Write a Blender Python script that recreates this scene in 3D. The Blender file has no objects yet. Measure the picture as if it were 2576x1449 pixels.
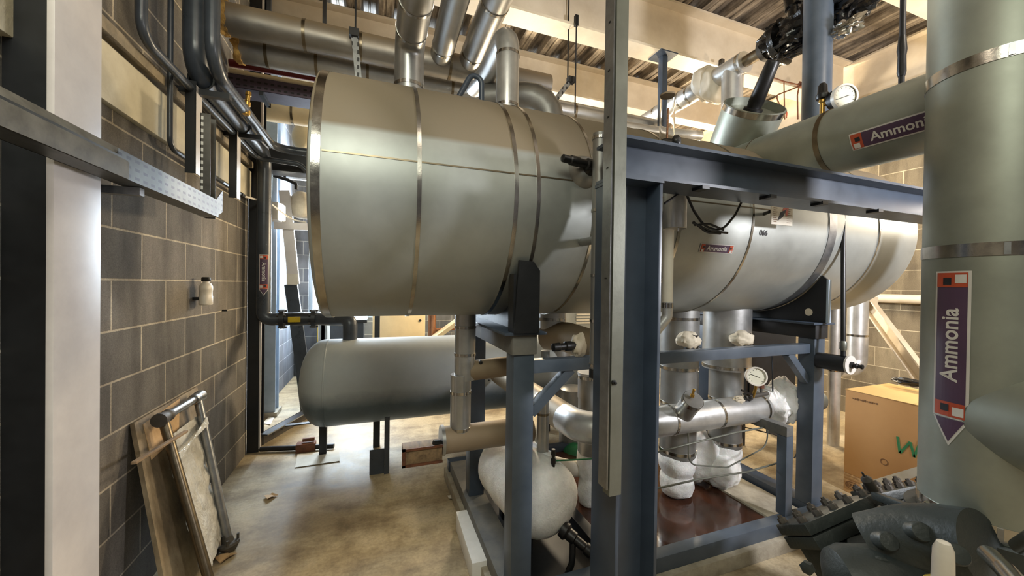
import bpy, bmesh, math, random
from mathutils import Vector, Matrix, noise as mnoise
random.seed(7)
SC = bpy.context.scene
COL = SC.collection
PI = math.pi
R = math.radians

# ---------------------------------------------------------------- camera
FPX = 945.0
EYE = Vector((0, 0, 1.55))
_th, _ph, _ro = R(19.95), R(0.455), 0.0138
_f = Vector((math.sin(_th) * math.cos(_ph), math.cos(_th) * math.cos(_ph), -math.sin(_ph)))
_r0 = Vector((math.cos(_th), -math.sin(_th), 0))
_u0 = _r0.cross(_f)
_r = _r0 * math.cos(_ro) + _u0 * math.sin(_ro)
_u = _u0 * math.cos(_ro) - _r0 * math.sin(_ro)
cam = bpy.data.cameras.new('camera')
cam.sensor_fit = 'HORIZONTAL'
cam.sensor_width = 36.0
cam.lens = FPX / 2576 * 36.0
cam.clip_start = 0.02
camo = bpy.data.objects.new('camera', cam)
COL.objects.link(camo)
M = Matrix((_r, _u, -_f)).transposed().to_4x4()
M.translation = EYE
camo.matrix_world = M
SC.camera = camo

# ---------------------------------------------------------------- sky, exposure, lamps
SC.view_settings.view_transform = 'Standard'
SC.view_settings.look = 'None'
SC.view_settings.exposure = 0.2
SC.view_settings.gamma = 1.0
SC.view_settings.use_curve_mapping = False
W = bpy.data.worlds.new('sky')
SC.world = W
W.use_nodes = True
W.node_tree.nodes['Background'].inputs[0].default_value = (0.78, 0.88, 1.0, 1)
W.node_tree.nodes['Background'].inputs[1].default_value = 5.0


def area_lamp(name, loc, size, energy, col, aim=None, spread=None):
    l = bpy.data.lights.new(name, 'AREA')
    l.shape = 'RECTANGLE'
    l.size, l.size_y = size
    l.energy = energy
    l.color = col
    if spread: l.spread = spread
    o = bpy.data.objects.new(name, l)
    COL.objects.link(o)
    o.location = loc
    d = Vector(aim if aim else (loc[0], loc[1], 0)) - Vector(loc)
    o.rotation_euler = d.to_track_quat('-Z', 'Y').to_euler()
    return o


def point_lamp(name, loc, energy, col, radius=0.12):
    l = bpy.data.lights.new(name, 'POINT')
    l.energy = energy
    l.color = col
    l.shadow_soft_size = radius
    o = bpy.data.objects.new(name, l)
    COL.objects.link(o)
    o.location = loc
    return o


WARM = (1.0, 0.82, 0.57)
NEUT = (1.0, 0.93, 0.80)
# daylight through the rear window
area_lamp('daylight', (-0.35, 6.9, 2.35), (1.3, 2.7), 420, (0.74, 0.87, 1.0), aim=(-0.45, 2.6, 1.2))
# hall lamps on the warm side of the plant room
point_lamp('hall_lamp', (4.7, 4.3, 2.5), 300, WARM, 0.2)
point_lamp('hall_lamp', (1.9, 5.0, 2.4), 210, WARM, 0.2)
point_lamp('hall_lamp', (3.1, -0.5, 2.1), 255, (0.97, 0.96, 1.0), 0.16)
point_lamp('hall_lamp', (4.5, 1.0, 2.3), 70, (1.0, 0.86, 0.70), 0.16)
# unseen aisle lamps; the point lamps are added as uplight for the ceiling
area_lamp('unseen_aisle_lamp', (-0.3, -1.0, 3.5), (1.8, 0.8), 58, (0.98, 1.0, 0.84), aim=(0.9, 1.4, 1.5))
point_lamp('unseen_aisle_lamp', (2.6, 0.1, 3.45), 38, (1.0, 0.88, 0.72), 0.2)
point_lamp('unseen_aisle_lamp', (0.2, 0.6, 3.4), 26, (1.0, 0.88, 0.72), 0.25)


def ray(px, py):
    return _f + _r * ((px - 1288) / FPX) - _u * ((py - 724.5) / FPX)


def at(px, py, X=None, Y=None, Z=None):
    """where the line of sight through a spot of the photograph meets a world plane"""
    d = ray(px, py)
    if X is not None: t = (X - EYE.x) / d.x
    elif Y is not None: t = (Y - EYE.y) / d.y
    else: t = (Z - EYE.z) / d.z
    return EYE + d * t


V = lambda *a: Vector(a)
# ---------------------------------------------------------------- materials
def lin(c):
    return tuple(((v / 255) / 12.92 if v / 255 <= 0.04045 else ((v / 255 + 0.055) / 1.055) ** 2.4) for v in c) + (1,)


class NT:
    def __init__(s, name):
        s.m = bpy.data.materials.new(name)
        s.m.use_nodes = True
        s.t = s.m.node_tree
        s.b = s.t.nodes['Principled BSDF']
        s.co = s.t.nodes.new('ShaderNodeTexCoord').outputs['Object']

    def n(s, typ, **kw):
        x = s.t.nodes.new('ShaderNode' + typ)
        for k, v in kw.items():
            if k.startswith('_'):
                x.inputs[k[1:].replace('_', ' ')].default_value = v
            else: setattr(x, k, v)
        return x

    def l(s, a, b): s.t.links.new(a, b)

    def noise(s, scale, detail=4, rough=0.6, vec=None, stretch=None):
        v = vec or s.co
        if stretch:
            mp = s.n('Mapping'); mp.inputs['Scale'].default_value = stretch
            s.l(v, mp.inputs['Vector']); v = mp.outputs[0]
        x = s.n('TexNoise', _Scale=scale, _Detail=detail, _Roughness=rough)
        s.l(v, x.inputs['Vector'])
        return x.outputs['Fac']

    def ramp(s, fac, stops):
        x = s.n('ValToRGB')
        e = x.color_ramp.elements
        while len(e) < len(stops): e.new(0.5)
        for i, (p, c) in enumerate(stops):
            e[i].position = p
            e[i].color = c if len(c) == 4 else lin(c)
        s.l(fac, x.inputs[0])
        return x.outputs[0]

    def mix(s, fac, a, b, blend='MIX'):
        x = s.n('Mix', data_type='RGBA', blend_type=blend)
        for v, i in ((fac, 0), (a, 6), (b, 7)):
            if hasattr(v, 'is_linked'): s.l(v, x.inputs[i])
            else: x.inputs[i].default_value = v if i == 0 else (v if len(v) == 4 else lin(v))
        return x.outputs[2]

    def math(s, op, a, b=0.0, clamp=False):
        x = s.n('Math', operation=op, use_clamp=clamp)
        for v, i in ((a, 0), (b, 1)):
            if hasattr(v, 'is_linked'): s.l(v, x.inputs[i])
            else: x.inputs[i].default_value = v
        return x.outputs[0]

    def bump(s, h, strength=0.2, dist=0.01):
        x = s.n('Bump', _Strength=strength, _Distance=dist)
        s.l(h, x.inputs['Height'])
        s.l(x.outputs[0], s.b.inputs['Normal'])

    def set(s, **kw):
        for k, v in kw.items():
            i = s.b.inputs[k.replace('_', ' ')]
            if hasattr(v, 'is_linked'): s.l(v, i)
            else: i.default_value = v
        return s.m


def paint(name, c1, c2=None, rough=0.5, metal=0.0, scale=6, bump=0.0, bscale=60, stretch=None, detail=5):
    c2 = c2 or tuple(max(0, v * 0.82) for v in c1)
    t = NT(name)
    f = t.noise(scale, detail, 0.65, stretch=stretch)
    t.set(Base_Color=t.ramp(f, [(0.3, c2), (0.68, c1)]), Metallic=metal,
          Roughness=t.math('ADD', t.math('MULTIPLY', f, 0.25), rough - 0.12, True))
    if bump: t.bump(t.noise(bscale, 3), bump, 0.01)
    return t.m


def xyz(t):
    s = t.n('SeparateXYZ'); t.l(t.co, s.inputs[0]); return s.outputs


def comb(t, a, b, c=0.0):
    x = t.n('CombineXYZ')
    for v, i in ((a, 0), (b, 1), (c, 2)):
        if hasattr(v, 'is_linked'): t.l(v, x.inputs[i])
        else: x.inputs[i].default_value = v
    return x.outputs[0]


def blockwork(name, axis, cA, cB, mortar, off=0.0, zoff=0.0):
    t = NT(name)
    o = xyz(t)
    vec = comb(t, t.math('ADD', o[axis], off), t.math('ADD', o[2], zoff))
    b = t.n('TexBrick', offset=0.5, _Scale=1.0, _Mortar_Size=0.0055, _Mortar_Smooth=0.3, _Bias=0.0,
            _Brick_Width=0.45, _Row_Height=0.225)
    b.inputs['Color1'].default_value = lin(cA)
    b.inputs['Color2'].default_value = lin(cB)
    b.inputs['Mortar'].default_value = lin(mortar)
    t.l(vec, b.inputs['Vector'])
    g = t.noise(180, 3, 0.7)
    s = t.noise(1.6, 5, 0.6)
    dirt = t.noise(2.2, 4, 0.6, stretch=(2.5, 2.5, 0.5))
    c = t.mix(0.55, b.outputs['Color'], t.ramp(g, [(0.3, (120, 120, 120)), (0.7, (255, 255, 255))]), 'MULTIPLY')
    c = t.mix(0.7, c, t.ramp(s, [(0.3, (150, 145, 138)), (0.65, (255, 255, 255))]), 'MULTIPLY')
    c = t.mix(0.45, c, t.ramp(dirt, [(0.36, (110, 100, 88)), (0.55, (255, 255, 255))]), 'MULTIPLY')
    t.set(Base_Color=c, Roughness=0.9)
    t.bump(t.math('ADD', t.math('MULTIPLY', b.outputs['Fac'], -0.8), t.math('MULTIPLY', g, 0.5)), 0.5, 0.004)
    return t.m


def concrete():
    t = NT('floor_concrete')
    a = t.noise(1.1, 6, 0.65); b = t.noise(4.5, 6, 0.7); c = t.noise(60, 3)
    sm = t.noise(2.0, 5, 0.7, stretch=(0.5, 1.6, 1))
    k = t.ramp(a, [(0.3, (164, 146, 116)), (0.5, (188, 172, 140)), (0.7, (200, 190, 168))])
    k = t.mix(0.7, k, t.ramp(b, [(0.32, (150, 138, 120)), (0.55, (255, 252, 246))]), 'MULTIPLY')
    k = t.mix(0.45, k, t.ramp(sm, [(0.38, (140, 120, 92)), (0.55, (255, 255, 255))]), 'MULTIPLY')
    k = t.mix(0.3, k, t.ramp(c, [(0.3, (160, 160, 160)), (0.6, (255, 255, 255))]), 'MULTIPLY')
    t.set(Base_Color=k, Roughness=t.math('ADD', t.math('MULTIPLY', b, 0.35), 0.36))
    t.bump(b, 0.12, 0.01)
    return t.m


def deckmat():
    t = NT('roof_deck_sheet')
    a = t.noise(2.0, 5, 0.7, stretch=(9, 0.7, 9))
    b = t.noise(12, 4, 0.7, stretch=(2, 0.6, 1))
    k = t.ramp(a, [(0.3, (66, 60, 54)), (0.5, (140, 130, 117)), (0.72, (200, 188, 170))])
    k = t.mix(0.6, k, t.ramp(b, [(0.3, (110, 100, 90)), (0.6, (255, 255, 255))]), 'MULTIPLY')
    t.set(Base_Color=k, Metallic=0.25, Roughness=0.5)
    return t.m


def clad(name, base=(176, 176, 174), dust=None, dz=None, rough=0.36, metal=0.9, scale=5, soft=0.02, stretch=None, dr=0.75):
    """aluminium sheet; dust lies above height dz of the thing's own axis"""
    t = NT(name)
    f = t.noise(scale, 5, 0.65, stretch=stretch)
    g = t.noise(scale * 9, 3, 0.6)
    d = tuple(v * 0.86 for v in base)
    k = t.ramp(f, [(0.3, d), (0.7, base)])
    ro = t.math('ADD', t.math('MULTIPLY', f, 0.22), t.math('ADD', t.math('MULTIPLY', g, 0.08), rough - 0.15))
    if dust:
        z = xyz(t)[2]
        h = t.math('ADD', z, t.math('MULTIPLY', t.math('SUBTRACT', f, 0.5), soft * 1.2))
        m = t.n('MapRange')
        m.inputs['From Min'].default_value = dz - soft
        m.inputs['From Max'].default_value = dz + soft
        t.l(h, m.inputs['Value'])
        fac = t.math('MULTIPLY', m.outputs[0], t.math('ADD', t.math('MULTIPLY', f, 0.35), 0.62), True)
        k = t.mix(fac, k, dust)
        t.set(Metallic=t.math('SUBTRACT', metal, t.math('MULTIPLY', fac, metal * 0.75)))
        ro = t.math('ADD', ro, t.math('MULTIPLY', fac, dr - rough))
    else: t.set(Metallic=metal)
    t.set(Base_Color=k, Roughness=ro)
    t.bump(g, 0.05, 0.005)
    return t.m


def perforated(name, c, axisU, axisV, pu, pv, metal=0.6, rough=0.4, hole=(14, 14, 14)):
    t = NT(name)
    o = xyz(t)
    fu = t.math('ABSOLUTE', t.math('SUBTRACT', t.math('FRACT', t.math('DIVIDE', o[axisU], pu)), 0.5))
    fv = t.math('ABSOLUTE', t.math('SUBTRACT', t.math('FRACT', t.math('DIVIDE', o[axisV], pv)), 0.5))
    h = t.math('MULTIPLY', t.math('LESS_THAN', fu, 0.27), t.math('LESS_THAN', fv, 0.17))
    f = t.noise(10)
    k = t.mix(h, t.ramp(f, [(0.3, tuple(v * 0.75 for v in c)), (0.7, c)]), hole)
    t.set(Base_Color=k, Metallic=t.math('MULTIPLY', t.math('SUBTRACT', 1.0, h), metal), Roughness=rough)
    return t.m


def frostmat():
    t = NT('frost')
    a = t.noise(9, 6, 0.7); b = t.noise(70, 4, 0.7)
    t.set(Base_Color=t.ramp(a, [(0.3, (214, 214, 212)), (0.65, (244, 243, 240))]), Roughness=0.62, Specular_IOR_Level=0.4,
          Subsurface_Weight=0.15, Subsurface_Scale=0.02)
    t.bump(t.math('ADD', a, t.math('MULTIPLY', b, 0.5)), 0.35, 0.02)
    return t.m


def glassmat(name, col=(1, 1, 1, 1), rough=0.02, alpha=0.25):
    t = NT(name)
    t.set(Base_Color=col, Transmission_Weight=1.0, Roughness=rough, IOR=1.05)
    return t.m


def emit(name, col, st):
    t = NT(name)
    t.set(Base_Color=(0.8, 0.8, 0.8, 1), Emission_Color=col, Emission_Strength=st)
    return t.m


def watermat():
    t = NT('rusty_water')
    a = t.noise(4, 6, 0.7)
    t.set(Base_Color=t.ramp(a, [(0.3, (36, 20, 13)), (0.6, (66, 38, 25)), (0.75, (92, 56, 38))]), Roughness=0.09, Specular_IOR_Level=0.6)
    t.bump(t.noise(8, 3), 0.05, 0.01)
    return t.m


def boardmat(name, c1, c2, c3):
    t = NT(name)
    a = t.noise(3.5, 6, 0.7); b = t.noise(9, 5, 0.7, stretch=(1, 1, 0.3))
    k = t.ramp(a, [(0.3, c1), (0.5, c2), (0.7, c3)])
    k = t.mix(0.6, k, t.ramp(b, [(0.35, (120, 112, 100)), (0.6, (255, 255, 255))]), 'MULTIPLY')
    t.set(Base_Color=k, Roughness=0.6)
    return t.m


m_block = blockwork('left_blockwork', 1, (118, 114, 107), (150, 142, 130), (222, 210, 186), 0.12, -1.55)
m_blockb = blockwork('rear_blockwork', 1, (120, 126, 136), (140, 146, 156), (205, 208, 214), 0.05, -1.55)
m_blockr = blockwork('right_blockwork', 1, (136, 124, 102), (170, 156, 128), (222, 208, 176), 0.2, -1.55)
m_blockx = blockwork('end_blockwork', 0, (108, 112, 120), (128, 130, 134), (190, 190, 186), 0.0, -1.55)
m_floor = concrete()
m_deck = deckmat()
m_lintel = paint('lintel_concrete', (206, 198, 172), (176, 166, 140), 0.8, scale=4, bump=0.2)
m_ledge = paint('ledge_concrete', (158, 144, 118), (110, 100, 82), 0.85, scale=9, bump=0.3)
m_cream = paint('cream_steel_paint', (226, 214, 192), (206, 192, 168), 0.45, scale=3)
m_white = paint('white_column_paint', (214, 208, 202), (196, 190, 186), 0.4, scale=5)
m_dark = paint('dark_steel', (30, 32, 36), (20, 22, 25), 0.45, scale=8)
m_black = paint('black_rubber', (24, 24, 25), (15, 15, 16), 0.4, scale=12)
m_soot = paint('black_ice_bitumen', (22, 22, 23), (10, 10, 11), 0.22, scale=16, bump=0.4, bscale=25)
m_pipe = paint('grey_pipe_paint', (66, 72, 80), (50, 55, 62), 0.3, scale=7)
m_blue = paint('blue_grey_paint', (82, 92, 104), (66, 76, 88), 0.38, scale=5)
m_blued = paint('dark_blue_grey_paint', (66, 77, 92), (53, 62, 75), 0.36, scale=5)
m_bluedust = paint('dusty_blue_paint', (118, 116, 110), (84, 86, 88), 0.7, scale=8)
m_pale = paint('pale_blue_paint', (176, 190, 204), (150, 166, 182), 0.5, scale=4)
m_alu = clad('aluminium_cladding', (186, 186, 184), metal=0.8)
m_aludim = clad('dull_aluminium_cladding', (160, 160, 157), rough=0.42, metal=0.75)
m_alubright = clad('bright_aluminium_cladding', (214, 214, 212), rough=0.38, scale=7, metal=0.7)
m_green = clad('grey_green_cladding', (164, 168, 156), rough=0.46, metal=0.6, scale=3)
m_band = clad('polished_steel_band', (196, 192, 184), rough=0.2, metal=1.0, scale=20)
m_bandd = clad('tarnished_steel_band', (132, 120, 100), rough=0.34, metal=0.95, scale=20)
m_drum = clad('drum_cladding', (172, 176, 172), dust=(124, 106, 76), dz=0.745, rough=0.46, metal=0.6, scale=2.2, soft=0.012)
m_dusty = clad('dusty_cladding', (160, 156, 150), dust=(140, 118, 86), dz=0.0, rough=0.42, metal=0.85, scale=4, soft=0.05)
m_dustflat = clad('dust_filmed_cladding', (150, 134, 108), rough=0.55, metal=0.45, scale=5)
m_rcv = clad('receiver_grey_paint', (98, 112, 122), dust=(176, 180, 178), dz=0.60, rough=0.42, metal=0.15, scale=4, soft=0.07)  # pale top is dust, strengthened to paint in the daylight highlight
m_galv = clad('galvanised_steel', (160, 162, 164), rough=0.35, metal=0.9, scale=25)
m_kerb = paint('white_kerb_paint', (244, 243, 240), (228, 226, 222), 0.6, scale=8)
m_frost = frostmat()
m_foam = paint('cream_foam', (214, 204, 184), (184, 172, 150), 0.7, scale=9, bump=0.3, bscale=20)
m_whiteins = paint('white_insulation_skin', (232, 226, 212), (214, 206, 190), 0.45, scale=5)
m_wool = paint('torn_insulation_foam', (214, 176, 104), (150, 112, 58), 0.9, scale=30, bump=0.8, bscale=50)
m_card = paint('cardboard', (196, 150, 96), (184, 138, 86), 0.75, scale=2)
m_cardtop = paint('cardboard_top', (222, 184, 120), (212, 172, 108), 0.75, scale=2)
m_wood = paint('pallet_wood', (196, 160, 112), (150, 112, 72), 0.75, scale=6, stretch=(1, 6, 6))
m_woodold = paint('old_wood', (150, 124, 92), (96, 78, 58), 0.75, scale=6, stretch=(6, 1, 6))
m_rust = paint('rusty_steel', (128, 78, 50), (78, 48, 34), 0.7, scale=14, bump=0.4)
m_water = watermat()
m_paper = paint('paper', (226, 220, 206), (204, 196, 178), 0.8, scale=6)
m_plastic = paint('white_plastic', (224, 218, 206), (206, 198, 184), 0.4, scale=5)
m_board = boardmat('stained_board', (92, 80, 62), (134, 118, 92), (160, 146, 120))
m_ply = paint('bare_chipboard', (206, 172, 128), (184, 150, 106), 0.7, scale=20)
m_copper = paint('copper_pipe', (176, 128, 96), (136, 94, 68), 0.35, 0.8)
m_brass = paint('brass', (206, 170, 92), (160, 122, 60), 0.3, 0.9)
m_yellow = paint('yellow_paint', (226, 190, 40), (200, 160, 30), 0.5)
m_grn = paint('green_paint', (34, 124, 74), (20, 88, 52), 0.4)
m_red = paint('dark_red_conduit', (112, 26, 30), (84, 18, 22), 0.5)
m_purple = perforated('purple_grey_tray', (88, 74, 88), 0, 2, 0.045, 0.04, 0.3, 0.5)
m_tray = perforated('tray_steel', (104, 104, 100), 1, 2, 0.05, 0.03, 0.75, 0.42)
m_trayz = perforated('tray_steel_upright', (110, 108, 104), 2, 0, 0.034, 0.05, 0.75, 0.42, (225, 225, 220))
m_traycov = paint('dusty_tray_cover', (120, 116, 104), (84, 80, 70), 0.6, 0.3, scale=14)
m_slot = perforated('slotted_strut_steel', (156, 158, 158), 2, 0, 0.05, 0.041, 0.8, 0.4)
m_strut = clad('weathered_strut', (126, 128, 118), rough=0.45, metal=0.6, scale=6)
m_casting = paint('dark_green_casting', (56, 62, 60), (40, 46, 46), 0.48, 0.1, scale=4, bump=0.25, bscale=40)
m_castdust = paint('dusty_bolt_steel', (78, 72, 64), (52, 48, 44), 0.6, scale=10)
m_purlab = paint('purple_label', (84, 62, 84), (74, 54, 76), 0.4)
m_orange = paint('hazard_orange', (190, 84, 52), (170, 70, 44), 0.45)
m_labwhite = paint('label_white', (214, 210, 204), (200, 196, 190), 0.45)
m_ink = paint('marker_ink', (40, 40, 44), (30, 30, 34), 0.6)
m_greenink = paint('green_marker', (58, 134, 84), (48, 116, 72), 0.6)
m_brownink = paint('brown_print', (120, 86, 54), (104, 72, 44), 0.7)
m_glass = glassmat('clear_tube')
m_pane = glassmat('window_glass')
m_film = paint('clear_film', (224, 222, 214), (186, 182, 170), 0.14, 0.15, scale=12, bump=0.9, bscale=22)
m_lit = emit('lamp_diffuser', (1.0, 0.97, 0.82, 1), 9.0)
m_cab = paint('cream_cabinet', (226, 208, 168), (214, 196, 156), 0.5)
m_slate = paint('slate_panel', (54, 60, 68), (40, 46, 54), 0.5)
m_bluecab = paint('pale_grey_machine', (176, 180, 176), (150, 154, 150), 0.5)
m_plinth = paint('plinth_concrete', (176, 168, 150), (140, 132, 116), 0.85, scale=12, bump=0.3)
m_oil = paint('yellow_oil', (196, 168, 40), (176, 146, 30), 0.25)
m_gauge = paint('gauge_dial', (226, 224, 204), (214, 210, 190), 0.35)

# ---------------------------------------------------------------- mesh kit
def basis(axis):
    a = Vector(axis).normalized()
    h = Vector((0, 0, 1)) if abs(a.z) < 0.9 else Vector((1, 0, 0))
    u = h.cross(a).normalized()
    return u, a.cross(u).normalized(), a


class MB:
    def __init__(s): s.b = bmesh.new()

    def quad(s, *pts):
        return s.b.faces.new([s.b.verts.new(p) for p in pts])

    def rings(s, rr, close=False, cap0=True, cap1=True):
        vs = [[s.b.verts.new(p) for p in r] for r in rr]
        n = len(vs[0])
        m = len(vs)
        for i in range(m if close else m - 1):
            a, b = vs[i], vs[(i + 1) % m]
            for j in range(n):
                k = (j + 1) % n
                s.b.faces.new((a[j], a[k], b[k], b[j]))
        if not close:
            if cap0: s.b.faces.new(vs[0][::-1])
            if cap1: s.b.faces.new(vs[-1])
        return s

    def box(s, x0, y0, z0, x1, y1, z1, bev=0.0):
        return s.obox(((x0 + x1) / 2, (y0 + y1) / 2, (z0 + z1) / 2), (abs(x1 - x0), abs(y1 - y0), abs(z1 - z0)), None, bev)

    def obox(s, c, size, rot=None, bev=0.0):
        t = bmesh.new()
        bmesh.ops.create_cube(t, size=1.0)
        for v in t.verts: v.co = Vector((v.co.x * size[0], v.co.y * size[1], v.co.z * size[2]))
        if bev: bmesh.ops.bevel(t, geom=list(t.edges), offset=bev, segments=2, affect='EDGES', profile=0.6)
        q = rot.to_matrix() if hasattr(rot, 'to_matrix') else (rot or Matrix.Identity(3))
        c = Vector(c)
        mp = {v: s.b.verts.new(q @ v.co + c) for v in t.verts}
        for f in t.faces: s.b.faces.new([mp[v] for v in f.verts])
        t.free()
        return s

    def bar(s, p0, p1, w, h, side=(1, 0, 0), bev=0.0):
        """rectangular bar; w along 'side', h along the other cross axis"""
        p0, p1 = Vector(p0), Vector(p1)
        a = (p1 - p0).normalized()
        u = (Vector(side) - a * a.dot(Vector(side))).normalized()
        v = a.cross(u)
        return s.obox((p0 + p1) / 2, (w, h, (p1 - p0).length), Matrix((u, v, a)).transposed(), bev)

    def cyl(s, p0, p1, r0, r1=None, n=28):
        p0, p1 = Vector(p0), Vector(p1)
        r1 = r0 if r1 is None else r1
        u, v, a = basis(p1 - p0)
        cs = [(math.cos(2 * PI * k / n), math.sin(2 * PI * k / n)) for k in range(n)]
        return s.rings([[p0 + (u * c + v * d) * r0 for c, d in cs], [p1 + (u * c + v * d) * r1 for c, d in cs]])

    def lathe(s, prof, o, axis, n=40):
        """prof: (radius, distance along the axis)"""
        o = Vector(o)
        u, v, a = basis(axis)
        cs = [(math.cos(2 * PI * k / n), math.sin(2 * PI * k / n)) for k in range(n)]
        return s.rings([[o + a * h + (u * c + v * d) * max(r, 1e-4) for c, d in cs] for r, h in prof])

    def hoop(s, o, axis, r, w, t=0.004, n=40):
        o = Vector(o)
        u, v, a = basis(axis)
        cs = [(math.cos(2 * PI * k / n), math.sin(2 * PI * k / n)) for k in range(n)]
        pr = [(r - 0.004, -w / 2), (r + t, -w / 2), (r + t, w / 2), (r - 0.004, w / 2)]
        return s.rings([[o + a * h + (u * c + v * d) * q for c, d in cs] for q, h in pr], close=True)

    def tube(s, pts, r, n=14, bend=None, seg=7, cap=True):
        P = fillet(pts, bend if bend is not None else r * 1.6, seg)
        T = [(P[min(i + 1, len(P) - 1)] - P[max(i - 1, 0)]).normalized() for i in range(len(P))]
        u, v, _ = basis(T[0])
        rr = []
        for i, p in enumerate(P):
            if i:
                q = T[i - 1].rotation_difference(T[i])
                u = q @ u
            v = T[i].cross(u)
            k = 1.0
            rr.append([p + (u * math.cos(2 * PI * j / n) + v * math.sin(2 * PI * j / n)) * r * k for j in range(n)])
        return s.rings(rr, cap0=cap, cap1=cap)

    def prism(s, poly, o, U, Vv, th):
        o, U, Vv = Vector(o), Vector(U).normalized(), Vector(Vv).normalized()
        N = U.cross(Vv)
        a = [o + U * p[0] + Vv * p[1] - N * th / 2 for p in poly]
        b = [p + N * th for p in a]
        va, vb = [s.b.verts.new(p) for p in a], [s.b.verts.new(p) for p in b]
        n = len(poly)
        s.b.faces.new(va[::-1]); s.b.faces.new(vb)
        for i in range(n): s.b.faces.new((va[i], va[(i + 1) % n], vb[(i + 1) % n], vb[i]))
        return s

    def ibeam(s, p0, p1, h, w, tf=0.014, tw=0.01, up=(0, 0, 1)):
        p0, p1 = Vector(p0), Vector(p1)
        a = (p1 - p0).normalized()
        U = Vector(up); U = (U - a * a.dot(U)).normalized()
        S = a.cross(U)
        for k in (-1, 1):
            o = U * k * (h - tf) / 2
            s.bar(p0 + o, p1 + o, w, tf, S)
        return s.bar(p0, p1, tw, h - 2 * tf, S)

    def blob(s, c, rad, amp=0.12, fr=4.0, n=32, m=20, seed=0.0, rot=None):
        c = Vector(c)
        rr = []
        for i in range(m + 1):
            a = PI * i / m
            row = []
            for j in range(n):
                b = 2 * PI * j / n
                d = Vector((math.sin(a) * math.cos(b), math.sin(a) * math.sin(b), math.cos(a)))
                k = 1 + amp * mnoise.noise(d * fr * 0.5 + Vector((seed, seed * 1.7, 0))) + amp * 0.4 * mnoise.noise(d * fr * 1.7 + Vector((seed, 0, 3)))
                p = Vector((d.x * rad[0], d.y * rad[1], d.z * rad[2])) * k
                if rot: p = rot @ p
                row.append(c + p)
            rr.append(row)
        for i in (0, m): rr[i] = [sum(rr[i], Vector()) / n + (q - sum(rr[i], Vector()) / n) * 0 + Vector((math.cos(2 * PI * j / n), math.sin(2 * PI * j / n), 0)) * 1e-4 for j, q in enumerate(rr[i])]
        return s.rings(rr)

    def rough(s, amp, fr, seed=0.0):
        s.b.normal_update()
        for v in s.b.verts:
            v.co += v.normal * amp * mnoise.noise(v.co * fr + Vector((seed, seed, seed)))
        return s


def fillet(pts, rad, seg):
    P = [Vector(p) for p in pts]
    if len(P) < 3: return P
    out = [P[0]]
    for i in range(1, len(P) - 1):
        a, b, c = P[i - 1], P[i], P[i + 1]
        d0, d1 = (a - b), (c - b)
        l0, l1 = d0.length, d1.length
        d0.normalize(); d1.normalize()
        ang = d0.angle(d1)
        if ang > PI - 0.02 or rad <= 0:
            out.append(b); continue
        t = min(rad / math.tan(ang / 2), l0 * 0.49, l1 * 0.49)
        r = t * math.tan(ang / 2)
        ctr = b + (d0 + d1).normalized() * (r / math.sin(ang / 2))
        s0, s1 = b + d0 * t - ctr, b + d1 * t - ctr
        for k in range(seg + 1):
            f = k / seg
            w = s0.angle(s1)
            q = (s0 * math.sin((1 - f) * w) + s1 * math.sin(f * w)) / math.sin(w)
            out.append(ctr + q)
    out.append(P[-1])
    return out


def tag(o, label, cat, group=None, kind=None):
    if label: o['label'] = label
    if cat: o['category'] = cat
    if group: o['group'] = group
    if kind: o['kind'] = kind
    return o


def thing(name, label, cat, loc=(0, 0, 0), group=None):
    o = bpy.data.objects.new(name, None)
    o.empty_display_size = 0.1
    COL.objects.link(o)
    o.location = loc
    return tag(o, label, cat, group)


def origin_of(o):
    p = Vector(o.location)
    while o.parent:
        o = o.parent
        p += Vector(o.location)
    return p


def obj(name, mb, mat, parent=None, loc=None, label=None, smooth=38, kind=None):
    """link a mesh built in world coordinates; its own origin is its parent's, or the middle of its foot"""
    bm = mb.b
    bmesh.ops.remove_doubles(bm, verts=bm.verts, dist=1e-6)
    bmesh.ops.recalc_face_normals(bm, faces=bm.faces)
    me = bpy.data.meshes.new(name)
    lo = Vector([min(v.co[i] for v in bm.verts) for i in range(3)])
    hi = Vector([max(v.co[i] for v in bm.verts) for i in range(3)])
    if loc is None: loc = origin_of(parent) if parent else Vector(((lo.x + hi.x) / 2, (lo.y + hi.y) / 2, lo.z))
    loc = Vector(loc)
    for v in bm.verts: v.co -= loc
    for f in bm.faces: f.smooth = smooth > 0
    bm.to_mesh(me); bm.free()
    if smooth > 0: me.set_sharp_from_angle(angle=R(smooth))
    me.materials.append(mat)
    o = bpy.data.objects.new(name, me)
    COL.objects.link(o)
    if parent:
        o.parent = parent
        o.location = loc - origin_of(parent)
    else: o.location = loc
    if label: o['label'] = label
    if kind: o['kind'] = kind
    return o


def single(name, mb, mat, label, cat, group=None, kind=None, smooth=38, loc=None):
    return tag(obj(name, mb, mat, smooth=smooth, loc=loc), label, cat, group, kind)


def struct(name, mb, mat, label, cat='structure', smooth=38):
    return single(name, mb, mat, label, cat, None, 'structure', smooth, loc=(0, 0, 0))


def walk(pts, s):
    P = [Vector(p) for p in pts]
    for a, b in zip(P, P[1:]):
        L = (b - a).length
        if s <= L: return a + (b - a) * (s / L), (b - a).normalized()
        s -= L
    return P[-1], (P[-1] - P[-2]).normalized()


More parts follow.
